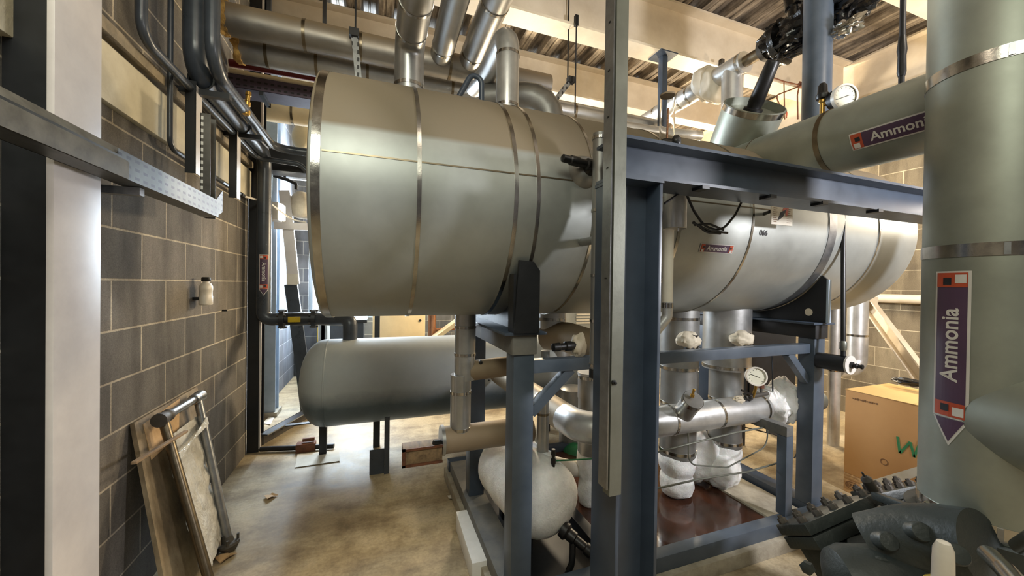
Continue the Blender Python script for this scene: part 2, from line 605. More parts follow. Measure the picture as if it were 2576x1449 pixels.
def pipe(name, label, cat, pts, r, mat, straps=(), bend=None, seg=5, n=28, group=None, sw=0.022, smat=None, lines=(), caps=True):
    """a clad pipe run: one cladding mesh and its steel straps at distances along the run"""
    P = [Vector(p) for p in pts]
    lo = min(P, key=lambda q: q.z)
    if not straps and not lines:
        return single(name, MB().tube(P, r, n, bend, seg), mat, label, cat, group, loc=None)
    t = thing(name, label, cat, P[0], group)
    c = obj('cladding', MB().tube(P, r, n, bend, seg), mat, t)
    for s in straps:
        p, d = walk(P, s)
        k = obj('strap', MB().hoop(p, d, r, sw, 0.003, n), smat or m_band, t)
    for s in lines:
        p, d = walk(P, s)
        obj('lap_joint', MB().hoop(p, d, r, 0.005, 0.002, n), m_bandd, t)
    return t


_dgtmp = []
def text_bm(body, size, extr=0.0006, shear=0.0):
    cu = bpy.data.curves.new('lettering', 'FONT')
    cu.body = body
    cu.size = size
    cu.extrude = extr
    cu.align_x = 'CENTER'
    cu.align_y = 'CENTER'
    cu.shear = shear
    cu.resolution_u = 4
    cu.offset = size * 0.018
    o = bpy.data.objects.new('lettering', cu)
    COL.objects.link(o)
    dg = bpy.context.evaluated_depsgraph_get()
    dg.update()
    me = bpy.data.meshes.new_from_object(o.evaluated_get(dg))
    bpy.data.objects.remove(o)
    b = MB()
    b.b.from_mesh(me)
    bpy.data.meshes.remove(me)
    return b


def warp(b, fn):
    for v in b.b.verts: v.co = fn(v.co)
    return b


def grid_patch(w, h, nx, ny, th=0.0012, poly=None):
    b = MB()
    for sgn in (0, 1):
        z = th * sgn
        vs = [[b.b.verts.new((-w / 2 + w * i / nx, -h / 2 + h * j / ny, z)) for j in range(ny + 1)] for i in range(nx + 1)]
        for i in range(nx):
            for j in range(ny): b.b.faces.new((vs[i][j], vs[i + 1][j], vs[i + 1][j + 1], vs[i][j + 1]))
    return b


def on_pipe(c, axis, out, r, lift=0.003):
    """map flat (x along the pipe, y round it) to a pipe's skin; 'out' points to the label's middle"""
    c, a = Vector(c), Vector(axis).normalized()
    o = Vector(out); o = (o - a * a.dot(o)).normalized()
    w = a.cross(o)
    def fn(p):
        t = p.y / r
        return c + a * p.x + (o * math.cos(t) - w * math.sin(t)) * (r + lift + p.z)
    return fn


def marker(parent, c, axis, out, r, L, h, text=True, arrow=0.0, tsz=None, squares=(1, 1)):
    """a purple pipe marker: white backing, purple field, hazard squares, the word, an arrow tip"""
    base = obj('pipe_marker', warp(grid_patch(L, h, 12, 8), on_pipe(c, axis, out, r, 0.0015)), m_labwhite, parent, label='purple marker reading Ammonia')
    def add(nm, b, mat, lift): return obj(nm, warp(b, on_pipe(c, axis, out, r, lift)), mat, base, smooth=0)
    def shift(b, dx, dy=0):
        for v in b.b.verts: v.co += Vector((dx, dy, 0))
        return b
    add('field', grid_patch(L - 0.012, h * 0.84, 10, 8), m_purlab, 0.003)
    q = h * 0.84
    for s, on in ((-1, squares[0]), (1, squares[1])):
        if on:
            add('hazard_square', shift(grid_patch(q * 0.62, q, 3, 6), s * (L / 2 - 0.006 - q * 0.31)), m_orange, 0.0042)
            add('warning_panel', shift(grid_patch(q * 0.36, q * 0.34, 2, 3), s * (L / 2 - 0.008 - q * 0.24), -q * 0.3), m_labwhite, 0.0052)
            add('pictogram', shift(grid_patch(q * 0.3, q * 0.28, 2, 3), s * (L / 2 - 0.008 - q * 0.34), q * 0.12), m_ink, 0.0052)
    b = text_bm('Ammonia', tsz or h * 0.78)
    add('lettering', shift(b, 0.0, 0.0), m_labwhite, 0.0052)
    if arrow:
        for k, (mt, lf) in enumerate(((m_labwhite, 0.0015), (m_purlab, 0.003))):
            b = MB()
            kk = 1 - 0.16 * k
            s = -1 if arrow < 0 else 1
            n = 6
            prev = None
            for i in range(n + 1):
                f = i / n
                x = s * (L / 2 + 0.002 + (abs(arrow) * kk - 0.002) * f)
                hh = max(h / 2 * kk * (1 - f), 1e-4)
                row = [b.b.verts.new((x, -hh + 2 * hh * j / 6, 0)) for j in range(7)]
                if prev:
                    for j in range(6): b.b.faces.new((prev[j], prev[j + 1], row[j + 1], row[j]))
                prev = row
            add('arrow_tip', b, mt, lf)
    return base


def bottle_valve(parent, base, d, L, mat=None, r=0.018):
    """a small hand valve: body, gland and capped spindle"""
    d = Vector(d).normalized(); base = Vector(base)
    prof = [(r * 0.8, 0), (r * 1.25, L * 0.04), (r * 1.25, L * 0.2), (r * 0.75, L * 0.24), (r * 0.75, L * 0.38), (r, L * 0.4),
            (r, L * 0.55), (r * 0.68, L * 0.6), (r * 0.68, L * 0.82), (r * 0.9, L * 0.84), (r * 0.82, L * 0.98), (r * 0.3, L)]
    return obj('valve', MB().lathe(prof, base, d, 16), mat or m_black, parent)

# ================================================================ THE ROOM
ZC = 4.30
struct('floor', MB().box(-1.5, -3.2, -0.12, 5.8, 7.2, 0), m_floor, 'worn beige concrete plant room floor')
struct('wall_left', MB().box(-1.28, -3.0, 0, -1.08, 3.97, ZC + 0.1), m_block, 'grey concrete blockwork wall on the left')
struct('wall_recess', MB().box(-1.45, 3.97, 0, -1.25, 7.0, ZC + 0.1), m_blockb, 'blockwork wall set back beyond the dark steel column')
struct('wall_right', MB().box(5.6, -3.0, 0, 5.8, 7.0, ZC + 0.1), m_blockr, 'lit blockwork wall on the right')
struct('wall_front', MB().box(-1.28, -3.2, 0, 5.8, -3.0, ZC + 0.1), m_blockx, 'blockwork wall behind the photographer')
# rear wall with a tall window opening on the left
wx0, wx1, wz0, wz1 = -1.05, 0.35, 0.95, 3.75
b = MB()
b.box(-1.45, 7.0, 0, wx0, 7.2, ZC + 0.1); b.box(wx1, 7.0, 0, 5.8, 7.2, ZC + 0.1)
b.box(wx0, 7.0, 0, wx1, 7.2, wz0); b.box(wx0, 7.0, wz1, wx1, 7.2, ZC + 0.1)
struct('wall_rear', b, m_blockx, 'blockwork wall at the far end')
b = MB()
for x in (wx0, (wx0 + wx1) / 2 - 0.03, wx1 - 0.06): b.box(x, 7.05, wz0, x + 0.06, 7.12, wz1)
for z in (wz0, 2.1, 3.0, wz1 - 0.06): b.box(wx0, 7.05, z, wx1, 7.12, z + 0.06)
wn = struct('window_1', b, m_pale, 'tall window in the far wall')
obj('pane', MB().box(wx0 + 0.03, 7.08, wz0 + 0.03, wx1 - 0.03, 7.09, wz1 - 0.03), m_pane, wn)
# corrugated roof deck, ribs running away from the camera
b = MB()
P, x = [], -1.5
while x < 5.85:
    for dx, dz in ((0, 0), (0.05, 0), (0.055, 0.008), (0.07, 0.008), (0.075, 0), (0.125, 0), (0.155, 0.075), (0.2, 0.075), (0.205, 0.068), (0.22, 0.068), (0.225, 0.075), (0.27, 0.075)):
        P.append((x + dx, ZC + dz))
    x += 0.30
lo = P
n = len(P)
y0, y1 = -3.2, 7.2
va = [b.b.verts.new((p[0], y0, p[1])) for p in P]
vb = [b.b.verts.new((p[0], y1, p[1])) for p in P]
ta, tb = b.b.verts.new((P[-1][0], y0, ZC + 0.2)), b.b.verts.new((P[-1][0], y1, ZC + 0.2))
sa, sb = b.b.verts.new((P[0][0], y0, ZC + 0.2)), b.b.verts.new((P[0][0], y1, ZC + 0.2))
for i in range(n - 1): b.b.faces.new((va[i], va[i + 1], vb[i + 1], vb[i]))
b.b.faces.new((sa, ta, tb, sb)); b.b.faces.new((va[-1], ta, tb, vb[-1])); b.b.faces.new((sa, va[0], vb[0], sb))
b.b.faces.new(va + [ta, sa]); b.b.faces.new(vb + [tb, sb])
struct('ceiling', b, m_deck, 'stained corrugated metal roof deck', smooth=0)
# pale lintel course and ledge on the left wall
struct('trim_1', MB().box(-1.085, -1.0, 2.285, -1.05, 3.95, 2.525, 0.004), m_lintel, 'pale lintel course along the left wall')
struct('trim_2', MB().box(-1.085, -1.0, 2.555, -1.035, 3.95, 2.61, 0.006), m_ledge, 'stained ledge above the lintel course')

# roof beams across the room
for i, (y, z0, z1, w, lab) in enumerate((
        (2.98, 3.79, ZC - 0.003, 0.20, 'deep cream roof beam crossing above the blue gantry, carrying a drop strut'),
        (4.20, 3.89, ZC - 0.003, 0.17, 'cream roof beam farther back, just above the paired foil pipes'),
        (1.68, 3.79, ZC - 0.003, 0.20, 'cream roof beam nearest the camera, only a corner showing top right'),
        (5.55, 3.89, ZC - 0.003, 0.17, 'cream roof beam deepest in the hall, behind all the pipes'))):
    single('roof_beam', MB().ibeam((-1.07 if y < 3.9 else -1.24, y, (z0 + z1) / 2), (5.36, y, (z0 + z1) / 2), z1 - z0, w, 0.022, 0.014), m_cream, lab, 'beam', 'cream roof beams')
single('roof_beam', MB().ibeam((5.47, -2.95, 4.04), (5.47, 6.95, 4.04), 0.51, 0.2, 0.022, 0.014), m_cream, 'cream edge beam running along the top of the right wall', 'beam', 'cream roof beams')

# columns
t = thing('steel_column', 'white steel column in front of the blockwork at far left', 'column', (-0.99, 1.616, 0))
obj('flange', MB().box(-0.918, 1.515, 0, -0.9, 1.718, 4.28, 0.002), m_white, t)
obj('web', MB().box(-1.075, 1.61, 0, -0.918, 1.622, 4.28), m_dark, t, label='web painted dark as the shade in the column recess')  # recess shadow is put into the web's dark colour
t = thing('steel_column', 'dark steel column at the end of the left wall behind the grey drop pipe', 'column', (-1.04, 4.0, 0))
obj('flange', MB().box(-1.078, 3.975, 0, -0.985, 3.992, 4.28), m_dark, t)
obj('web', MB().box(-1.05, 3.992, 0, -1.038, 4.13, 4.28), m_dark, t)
obj('edge_trim', MB().box(-0.985, 3.97, 0.03, -0.972, 3.992, 4.2), m_white, t, label='pale edge trim')
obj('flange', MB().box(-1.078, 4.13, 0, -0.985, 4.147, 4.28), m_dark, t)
t = thing('steel_column', 'pale blue steel column standing in the daylit recess', 'column', (-1.16, 5.05, 0))
obj('flange', MB().box(-1.248, 4.98, 0.05, -1.075, 4.998, 4.28), m_pale, t)
obj('web', MB().box(-1.17, 4.998, 0.05, -1.155, 5.14, 4.28), m_pale, t)
obj('flange', MB().box(-1.248, 5.14, 0.05, -1.075, 5.158, 4.28), m_pale, t)
obj('footing', MB().box(-1.249, 4.95, 0, -1.05, 5.19, 0.05), m_plinth, t)

# ================================================================ SURGE DRUM
DY, DZ, DR = 2.05, 1.95, 0.567
XL, XR = -0.235, 3.56
t = thing('surge_drum', 'large aluminium clad horizontal drum carried on two blue saddles', 'vessel', (XL, DY, DZ - DR))
prof = [(0.0, -0.01), (DR * 0.6, -0.006), (DR - 0.02, 0.0), (DR - 0.004, 0.006), (DR, 0.02)]
for k in range(1, 24): prof.append((DR, 0.02 + (XR - XL - 0.08) * k / 24))
prof += [(DR, XR - XL - 0.06), (DR - 0.01, XR - XL - 0.03), (DR - 0.06, XR - XL), (DR * 0.5, XR - XL + 0.05), (0, XR - XL + 0.06)]
dr = obj('cladding', MB().lathe(prof, (XL, DY, DZ), (1, 0, 0), 128), m_drum, t)
def dx(px, py=650): return at(px, py, Y=DY - DR).x
for px, w, mt in ((776, 0.03, m_band), (1053, 0.016, m_band), (1297, 0.018, m_band), (1353, 0.016, m_band), (1496, 0.014, m_band), (1712, 0.018, m_band),
                  (1893, 0.014, m_band), (2094, 0.07, m_galv), (2212, 0.014, m_band)):
    obj('clad_band', MB().hoop((dx(px) if px != 776 else XL + 0.03, DY, DZ), (1, 0, 0), DR, w, 0.0035, 128), mt, t)
def drum_at(x, ang, lift=0.0):
    a = R(ang)
    return Vector((x, DY - math.cos(a) * (DR + lift), DZ + math.sin(a) * (DR + lift)))
for x0, x1, ang in ((XL + 0.05, 1.0, 7), (1.0, 2.2, 4), (2.75, 3.5, 22)):
    b = MB()
    b.bar(drum_at(x0, ang, 0.0005), drum_at(x1, ang, 0.0005), 0.003, 0.006, (0, -math.cos(R(ang)), math.sin(R(ang))))
    obj('lap_joint', b, m_bandd, t)
# sleeves over the saddles' upstands and the valve boss
bx = dx(1472, 458)
c = drum_at(bx, 12)
b = MB().lathe([(0.085, -0.05), (0.078, 0.0), (0.06, 0.03), (0.04, 0.045)], c, (0, -0.97, 0.2), 32)
obj('valve_boss', b, m_aludim, t)
v = c + Vector((0, -0.05, 0.01))
b = MB().lathe([(0.02, 0), (0.026, 0.01), (0.026, 0.035), (0.018, 0.04), (0.018, 0.075), (0.021, 0.08), (0.021, 0.12), (0.0165, 0.125), (0.0165, 0.16), (0.01, 0.165)],
               v + Vector((0.01, -0.01, 0.0)), (-1, -0.12, 0.05), 18)
b.lathe([(0.03, 0.0), (0.034, 0.008), (0.028, 0.04), (0.02, 0.05)], v + Vector((0, 0.03, -0.02)), (0, -1, 0.35), 18)
obj('hand_valve', b, m_black, t)
# label, painted number, data plate
mx = at(1811, 628, Y=DY - DR * 0.98).x
ang = math.degrees(math.atan2(at(1811, 628, Y=DY - DR * 0.98).z - DZ, DR * 0.98))
marker(t, (mx, DY, DZ), (1, 0, 0), (0, -math.cos(R(ang)), math.sin(R(ang))), DR, 0.235, 0.047, tsz=0.036)
q = at(1921, 586, Y=DY - DR * 0.99)
ang = math.degrees(math.atan2(q.z - DZ, DR * 0.98))
obj('painted_number', warp(text_bm('066', 0.042), on_pipe((q.x, DY, DZ), (1, 0, 0), (0, -math.cos(R(ang)), math.sin(R(ang))), DR, 0.002)), m_ink, t, smooth=0)

# data plate on a stalk
q = at(1967, 535, Y=1.42)
t2 = thing('data_plate', 'small white printed plate with an orange stain on the bright drum', 'plate', q)
w, h = 0.165, 0.135
pl = obj('plate', MB().box(q.x - w / 2, 1.418, q.z - h / 2, q.x + w / 2, 1.424, q.z + h / 2, 0.001), m_paper, t2)
obj('stalk', MB().cyl((q.x - 0.085, 1.425, q.z), (q.x - 0.05, 1.484, q.z), 0.009, n=10), m_black, t2)
b = MB()
for i in range(9): b.box(q.x - 0.07 + 0.002 * (i % 3), 1.4165, q.z + 0.03 - i * 0.0105, q.x - 0.045 + 0.006 * (i % 2), 1.418, q.z + 0.033 - i * 0.0105)
obj('print_column', b, m_brownink, pl, smooth=0)
b = MB()
for i in range(9): b.box(q.x + 0.036, 1.4165, q.z + 0.03 - i * 0.0105, q.x + 0.055 + 0.008 * ((i * 2) % 3), 1.418, q.z + 0.0325 - i * 0.0105)
obj('print_column', b, m_brownink, pl, smooth=0)
b = MB()
for i in range(8): b.bar((q.x - 0.034 + i * 0.005, 1.417, q.z - 0.045 + 0.003 * i), (q.x - 0.012 + i * 0.006, 1.417, q.z + 0.0 + 0.003 * i), 0.0035, 0.0015, (1, 0, 0))
obj('drawing', b, m_ink, pl, smooth=0)
b = MB().prism([(-0.012, 0.052), (0.03, 0.046), (0.05, 0.03), (0.046, 0.0), (0.03, -0.022), (0.024, 0.006), (0.0, 0.012), (0.014, 0.028)], (q.x - 0.002, 1.4168, q.z), (1, 0, 0), (0, 0, 1), 0.001)
obj('orange_stain', b, m_orange, pl, smooth=0)

# ================================================================ SADDLES + SKID
SX = (0.636, 2.67)
def saddle(x, lab):
    t = thing('drum_saddle', lab, 'saddle', (x, 2.03, 0.165), 'drum saddles')
    for y in (1.63, 2.43):
        obj('post', MB().box(x - 0.05, y - 0.05, 0.165, x + 0.05, y + 0.05, 1.235, 0.004), m_blue if y < 2 else m_blued, t)
    obj('cross_beam', MB().box(x - 0.06, 1.57, 1.235, x + 0.06, 2.5, 1.325, 0.004), m_bluedust if x < 1 else m_dark, t, label='dusty cross beam' if x < 1 else 'cross beam painted dark as its shade under the drum')  # right beam carries its shade as a dark colour; left one is dusty
    obj('base_plate', MB().box(x - 0.1, 1.555, 1.325, x + 0.1, 2.52, 1.338, 0.002), m_blued, t)
    # web plate cut round the drum
    cut = []
    for k in range(21):
        a = R(-131 + 82 * k / 20)
        yy, zz = DY + math.cos(a) * (DR + 0.004), DZ + math.sin(a) * (DR + 0.004)
        cut.append((yy, zz))
    poly = [(1.545, 1.338), (2.535, 1.338), (2.535, 1.62), (2.47, 1.675)] 
    arc = [(DY + math.cos(R(-33 - 114 * k / 24)) * (DR + 0.004), DZ + math.sin(R(-33 - 114 * k / 24)) * (DR + 0.004)) for k in range(25)]
    poly = [(1.545, 1.338), (2.555, 1.338), (2.555, 1.6)] + [p for p in arc] + [(1.545, 1.615)]
    obj('web_plate', MB().prism(poly, (x, 0, 0), (0, 1, 0), (0, 0, 1), 0.014), m_dark, t)
    if x > 1: obj('hole_light_disc', MB().cyl((x - 0.0085, 1.645, 1.40), (x + 0.0085, 1.645, 1.40), 0.024, n=28), m_cream, t, label='pale disc painted as the light behind a round lifting hole')  # solid cream disc painted as light seen through the web
    if x < 1:
        obj('stiffener', MB().prism([(-0.065, 1.338), (0.055, 1.338), (0.055, 1.615), (0.025, 1.655), (-0.045, 1.66)], (x, 1.545, 0), (1, 0, 0), (0, 0, 1), 0.014), m_dark, t)
        obj('stiffener', MB().box(x - 0.065, 1.552, 1.338, x - 0.053, 1.62, 1.6), m_dark, t)
    else:
        obj('stiffener', MB().box(x - 0.007, 1.533, 1.338, x + 0.02, 1.545, 1.612), m_pale, t, label='pale edge of the plate')
    return t
saddle(SX[0], 'blue steel drum saddle at the left, dusty cross beam on two posts')
saddle(SX[1], 'blue steel drum saddle at the right with a round hole in its web')

t = thing('equipment_skid', 'blue grey steel base frame on the floor around the rusty water', 'skid', (1.63, 2.0, 0.0))
obj('front_beam', MB().box(0.55, 1.53, 0.085, 2.76, 1.60, 0.165, 0.004), m_blue, t)
obj('rear_beam', MB().box(0.55, 2.9, 0.085, 2.76, 2.97, 0.165, 0.004), m_blued, t)
obj('side_beam', MB().box(0.56, 1.60, 0.085, 0.70, 2.9, 0.165, 0.004), m_bluedust, t)
obj('side_beam', MB().box(2.62, 1.60, 0.085, 2.74, 2.9, 0.165, 0.004), m_blued, t)
obj('side_beam', MB().box(1.12, 1.60, 0.085, 1.19, 2.9, 0.165, 0.004), m_dark, t)
obj('plinth', MB().box(0.53, 1.50, 0.0, 2.78, 3.0, 0.085, 0.004), m_plinth, t)
obj('floor_plate', MB().box(0.70, 1.60, 0.085, 1.12, 2.9, 0.098), m_dark, t, label='oily dark floor plate')
obj('bund_kerb', MB().box(2.32, 1.60, 0.085, 2.60, 2.9, 0.125, 0.006), m_plinth, t, label='pale bund kerb')
single('rusty_water', MB().box(1.19, 1.602, 0.086, 2.318, 2.898, 0.112), m_water, 'rust brown water standing in the skid tray', 'water')

t = thing('skid_rail', 'blue steel box rail along the skid front with two diagonal knee braces', 'rail', (1.65, 1.63, 1.14))
obj('rail', MB().box(0.69, 1.6, 1.14, 2.615, 1.66, 1.20, 0.004), m_blue, t)
obj('knee_brace', MB().bar((0.69, 1.63, 0.95), (0.90, 1.63, 1.145), 0.045, 0.045, (0, 1, 0), 0.003), m_blue, t)
obj('knee_brace', MB().bar((2.62, 1.63, 0.96), (2.44, 1.63, 1.145), 0.045, 0.045, (0, 1, 0), 0.003), m_blue, t)
t = thing('pipe_support', 'small inverted L support on the skid edge under the bright pipe', 'support', (2.38, 1.6, 0.165))
obj('leg', MB().box(2.35, 1.56, 0.165, 2.41, 1.62, 0.65, 0.004), m_blue, t)
obj('arm', MB().box(2.35, 1.56, 0.65, 2.41, 1.93, 0.71, 0.004), m_bluedust, t)
q0, q1 = at(1163, 1285, Z=0.11), at(1207, 1415, Z=0.11)
d = (q1 - q0); d.z = 0
b = MB().bar((q0.x, q0.y, 0.057), (q1.x, q1.y, 0.057), 0.08, 0.112, (d.y, -d.x, 0), 0.004)
single('kerb_block', b, m_kerb, 'white painted kerb block on the floor beside the skid', 'kerb')

# ================================================================ BLUE GANTRY
GY = 1.2
t = thing('blue_gantry', 'dark blue steel portal frame with a deep beam across the middle of the view', 'frame', (0.97, GY, 0))
p = at(1562, 450, Y=1.12); q = at(1668, 450, Y=1.12)
gx0, gx1 = p.x, q.x
def hpost(x0, x1, z1, nm):
    pt = obj(nm, MB().box(x0, GY - 0.08, 0, x0 + 0.014, GY + 0.08, z1, 0.002).box(x1 - 0.014, GY - 0.08, 0, x1, GY + 0.08, z1, 0.002).box(x0 + 0.014, GY - 0.005, 0, x1 - 0.014, GY + 0.005, z1), m_blued, t)
    obj('base_plate', MB().box(x0 - 0.04, GY - 0.12, 0, x1 + 0.04, GY + 0.12, 0.015), m_blued, t)
    obj('cap_plate', MB().box(x0 - 0.002, GY - 0.085, z1, x1 + 0.002, GY + 0.085, z1 + 0.012), m_blued, t)
zb0, zb1 = at(1562, 440, Y=1.125).z, at(1562, 335, Y=1.125).z
hpost(gx0, gx1, zb0 - 0.012, 'post')
hpost(3.10, 3.26, zb0 - 0.012, 'post')
obj('beam', MB().ibeam((gx0 - 0.003, GY, (zb0 + zb1) / 2), (3.3, GY, (zb0 + zb1) / 2), zb1 - zb0, 0.15, 0.012, 0.009), m_blued, t)
b = MB()
for px in (1770, 1940, 2070, 2210):
    x = at(px, 480, Y=1.13).x
    b = MB().box(x - 0.018, GY - 0.082, zb0 - 0.012, x + 0.018, GY - 0.03, zb0 + 0.002)
    obj('beam_clip', b, m_dark, t)

# tall strut with a black cable tied to it
p0, p1 = at(1533, 1250, Y=1.06), at(1562, 1250, Y=1.06)
t = thing('vertical_strut', 'tall grey strut channel running up past the blue gantry post', 'strut', (p0.x, 1.06, p0.z))
obj('channel', MB().box(p0.x, 1.06, p0.z, p1.x, 1.067, 4.28).box(p0.x, 1.067, p0.z, p0.x + 0.004, 1.10, 4.28).box(p1.x - 0.004, 1.067, p0.z, p1.x, 1.10, 4.28), m_strut, t)
e0 = at(1519, 1245, Y=1.08).x
obj('edge_strip', MB().box(e0, 1.065, p0.z + 0.02, e0 + 0.005, 1.115, 4.28), m_galv, t)
obj('bolt', MB().lathe([(0.009, 0), (0.009, 0.008), (0.004, 0.009), (0.004, 0.016)], at(1543, 962, Y=1.06), (0, -1, 0), 6), m_black, t)
t = thing('black_cable', 'black cable strapped up the left side of the tall strut', 'cable', (e0 + 0.012, 1.09, p0.z))
obj('sheath', MB().tube([(e0 + 0.0125, 1.09, p0.z + 0.03), (e0 + 0.0125, 1.09, 2.2), (e0 + 0.0125, 1.09, 4.27)], 0.0085, 10), m_black, t)
for py in (48, 172, 290, 420, 700):
    z = at(1526, py, Y=1.08).z
    obj('cable_tie', MB().hoop((e0 + 0.0125, 1.09, z), (0, 0, 1), 0.0125, 0.005, 0.002, 14), m_black, t)

# standpipe beside the strut
q = at(1500, 945, Y=1.38); q2 = at(1500, 335, Y=1.38)
L = q2.z - q.z
t = pipe('standpipe', 'slim vertical clad standpipe just left of the tall strut', 'pipe', [(q.x, 1.38, q.z), (q.x, 1.38, q2.z)], 0.0295, m_aludim,
         straps=(0.045, at(1500, 807, Y=1.38).z - q.z, at(1500, 693, Y=1.38).z - q.z, at(1500, 530, Y=1.38).z - q.z, L - 0.02), sw=0.012)
obj('end_cap', MB().lathe([(0.02, -0.012), (0.031, -0.006), (0.031, 0.03), (0.0297, 0.032)], (q.x, 1.38, q.z), (0, 0, 1), 28), m_black, t)
obj('drum_arm', MB().tube([(q.x, 1.38, 1.75), (q.x, 1.516, 1.75)], 0.018, 12), m_aludim, t)

# ================================================================ RIGHT RISER
RX, RY, RR = 2.09, 0.676, 0.180
zt = 4.28
zbt = at(2310, 1240, X=RX - 0.1).z
zbt = 0.755
t = thing('suction_riser', 'very thick grey clad vertical ammonia pipe in the right foreground', 'pipe', (RX, RY, zbt - 0.06))
obj('cladding', MB().cyl((RX, RY, zbt - 0.03), (RX, RY, zt), RR, n=96), m_green, t)
for z, w in ((2.335, 0.042), (1.692, 0.045), (zbt, 0.05)):
    k = obj('strap', MB().hoop((RX, RY, z), (0, 0, 1), RR, w, 0.003, 96), m_band, t)
    for a in (205, 232, 262):
        d = Vector((math.cos(R(a)), math.sin(R(a)), 0))
        obj('strap_clip', MB().obox(Vector((RX, RY, z)) + d * (RR + 0.004), (0.006, 0.014, w * 0.9), d.to_track_quat('X', 'Z')), m_galv, k)
out = Vector((-0.95, -0.31, 0))
la = at(2390, 860, X=RX - RR * 0.9)
lo = Vector((la.x - RX, la.y - RY, 0)); 
lo = (Vector((EYE.x - RX, EYE.y - RY, 0)).normalized() + Vector((-(EYE.y - RY), (EYE.x - RX), 0)).normalized() * 0.0)
dv = ray(2392, 860)
# foot of the label: first hit of the sight line with the riser
A2 = dv.x ** 2 + dv.y ** 2; B2 = -2 * (dv.x * RX + dv.y * RY); C2 = RX ** 2 + RY ** 2 - RR ** 2
tt = (-B2 - math.sqrt(max(B2 * B2 - 4 * A2 * C2, 0))) / (2 * A2)
hit = EYE + dv * tt
dep = tt
ztop, zbot = EYE.z + ray(2392, 682).z * tt, EYE.z + ray(2392, 1052).z * tt
marker(t, (RX, RY, (ztop + zbot) / 2), (0, 0, 1), (hit.x - RX, hit.y - RY, 0), RR, ztop - zbot, 0.098, arrow=-(zbot - (EYE.z + ray(2392, 1122).z * tt)), tsz=0.066)
# branch toward the aisle
zb = at(2620, 1085, Y=0.45).z
t3 = obj('branch', MB().tube([(RX, RY, 1.12), (RX - 0.205, RY - 0.70, 1.13), (RX - 0.29, RY - 1.0, 1.13)], 0.178, 64), m_green, t)

# ================================================================ COMPRESSOR
t = thing('compressor', 'dark green cast compressor with bolted covers at bottom right', 'compressor', (2.0, 0.72, 0))
obj('flange_ring', MB().cyl((RX, RY, zbt - 0.10), (RX, RY, zbt - 0.03), RR + 0.035, n=72), m_casting, t)
obj('neck', MB().cyl((RX, RY, zbt - 0.2), (RX, RY, zbt - 0.10), RR - 0.02, n=48), m_casting, t)
ex, ey = Vector((0.351, -0.936, 0)), Vector((0.936, 0.351, 0))
c0 = at(2400, 1450, Y=0.68) + ey * 0.25
obj('crankcase', MB().obox((c0.x, c0.y, 0.30), (0.6, 0.5, 0.5), Matrix((ex, ey, Vector((0, 0, 1)))).transposed(), 0.07), m_casting, t)
def head(p1, p2, depth, th, nb, nm='head_cover'):
    """a bolted rectangular cylinder head: p1-p2 is the near top edge"""
    a = p2 - p1
    L = a.length; a.normalize()
    m = (EYE - p1); m.z *= 0.55
    m = (m - a * a.dot(m)).normalized()
    n = m.cross(a)
    if n.z < 0: n = -n
    rot = Matrix((a, m, n)).transposed()
    c = (p1 + p2) / 2 - m * depth / 2
    h = obj(nm, MB().obox(c - n * th * 0.24, (L, depth, th * 0.46), rot, 0.006), m_casting, t)
    obj('head_flange', MB().obox(c - n * th * 0.77, (L * 0.985, depth * 0.99, th * 0.5), rot, 0.006), m_casting, t)
    obj('cylinder_block', MB().obox(c - n * (th + 0.12) - m * 0.02, (L * 0.8, depth * 0.75, 0.26), rot, 0.02), m_casting, t)
    for k in range(nb):
        for v in (0.035, depth - 0.03):
            p = p1 + a * (0.025 + (L - 0.05) * k / (nb - 1)) - m * v
            obj('bolt', MB().lathe([(0.018, -0.002), (0.018, 0.016), (0.015, 0.02), (0.010, 0.021), (0.009, 0.03)], p, n, 6), m_castdust, t)
    return n
head(at(2022, 1318, Y=1.04), at(2200, 1240, Y=0.98), 0.2, 0.095, 5)
head(at(2214, 1240, Y=1.14), at(2345, 1212, Y=1.06), 0.2, 0.095, 5)
a, b_ = at(2200, 1246, Y=0.95), at(2345, 1300, Y=0.74)
obj('cover_rib', MB().bar(a, b_, 0.03, 0.03, (0, 0, 1), 0.006), m_casting, t)
obj('end_housing', MB().lathe([(0.1, -0.4), (0.115, -0.12), (0.115, -0.02), (0.10, 0.02), (0.05, 0.045), (0.02, 0.05)], at(2125, 1462, Y=0.84), (-0.55, 0.3, -0.05), 40), m_casting, t)
obj('plug', MB().lathe([(0.016, 0), (0.02, 0.006), (0.02, 0.022), (0.012, 0.026)], at(2036, 1424, Y=0.80), (-0.9, -0.2, 0.0), 6), m_casting, t)
obj('crank_housing', MB().tube([at(2190, 1415, Y=0.80) + ey * 0.115, at(2330, 1392, Y=0.69) + ey * 0.115, at(2480, 1425, Y=0.56) + ey * 0.115], 0.115, 40, bend=0.3), m_casting, t)
for px, py, yy in ((2235, 1362, 0.76), (2318, 1338, 0.70), (2410, 1395, 0.60), (2222, 1425, 0.76)):
    p = at(px, py, Y=yy)
    obj('blanking_plug', MB().lathe([(0.03, -0.07), (0.03, 0.0), (0.026, 0.006), (0.006, 0.008)], p, (EYE - p).normalized() * 0.6 + Vector((-0.1, -0.5, 0.3)), 24), m_casting, t)
p = at(2196, 1232, Y=0.98)
obj('charging_valve', MB().lathe([(0.02, 0), (0.02, 0.06), (0.012, 0.07), (0.009, 0.075), (0.004, 0.076), (0.004, 0.1)], p, (-0.55, 0.1, 0.75), 16), m_castdust, t)
p = at(2318, 1276, Y=0.78)
obj('bright_fitting', MB().lathe([(0.012, 0), (0.012, 0.02), (0.007, 0.022), (0.007, 0.04)], p, (-0.3, -0.5, 0.8), 6), m_band, t)
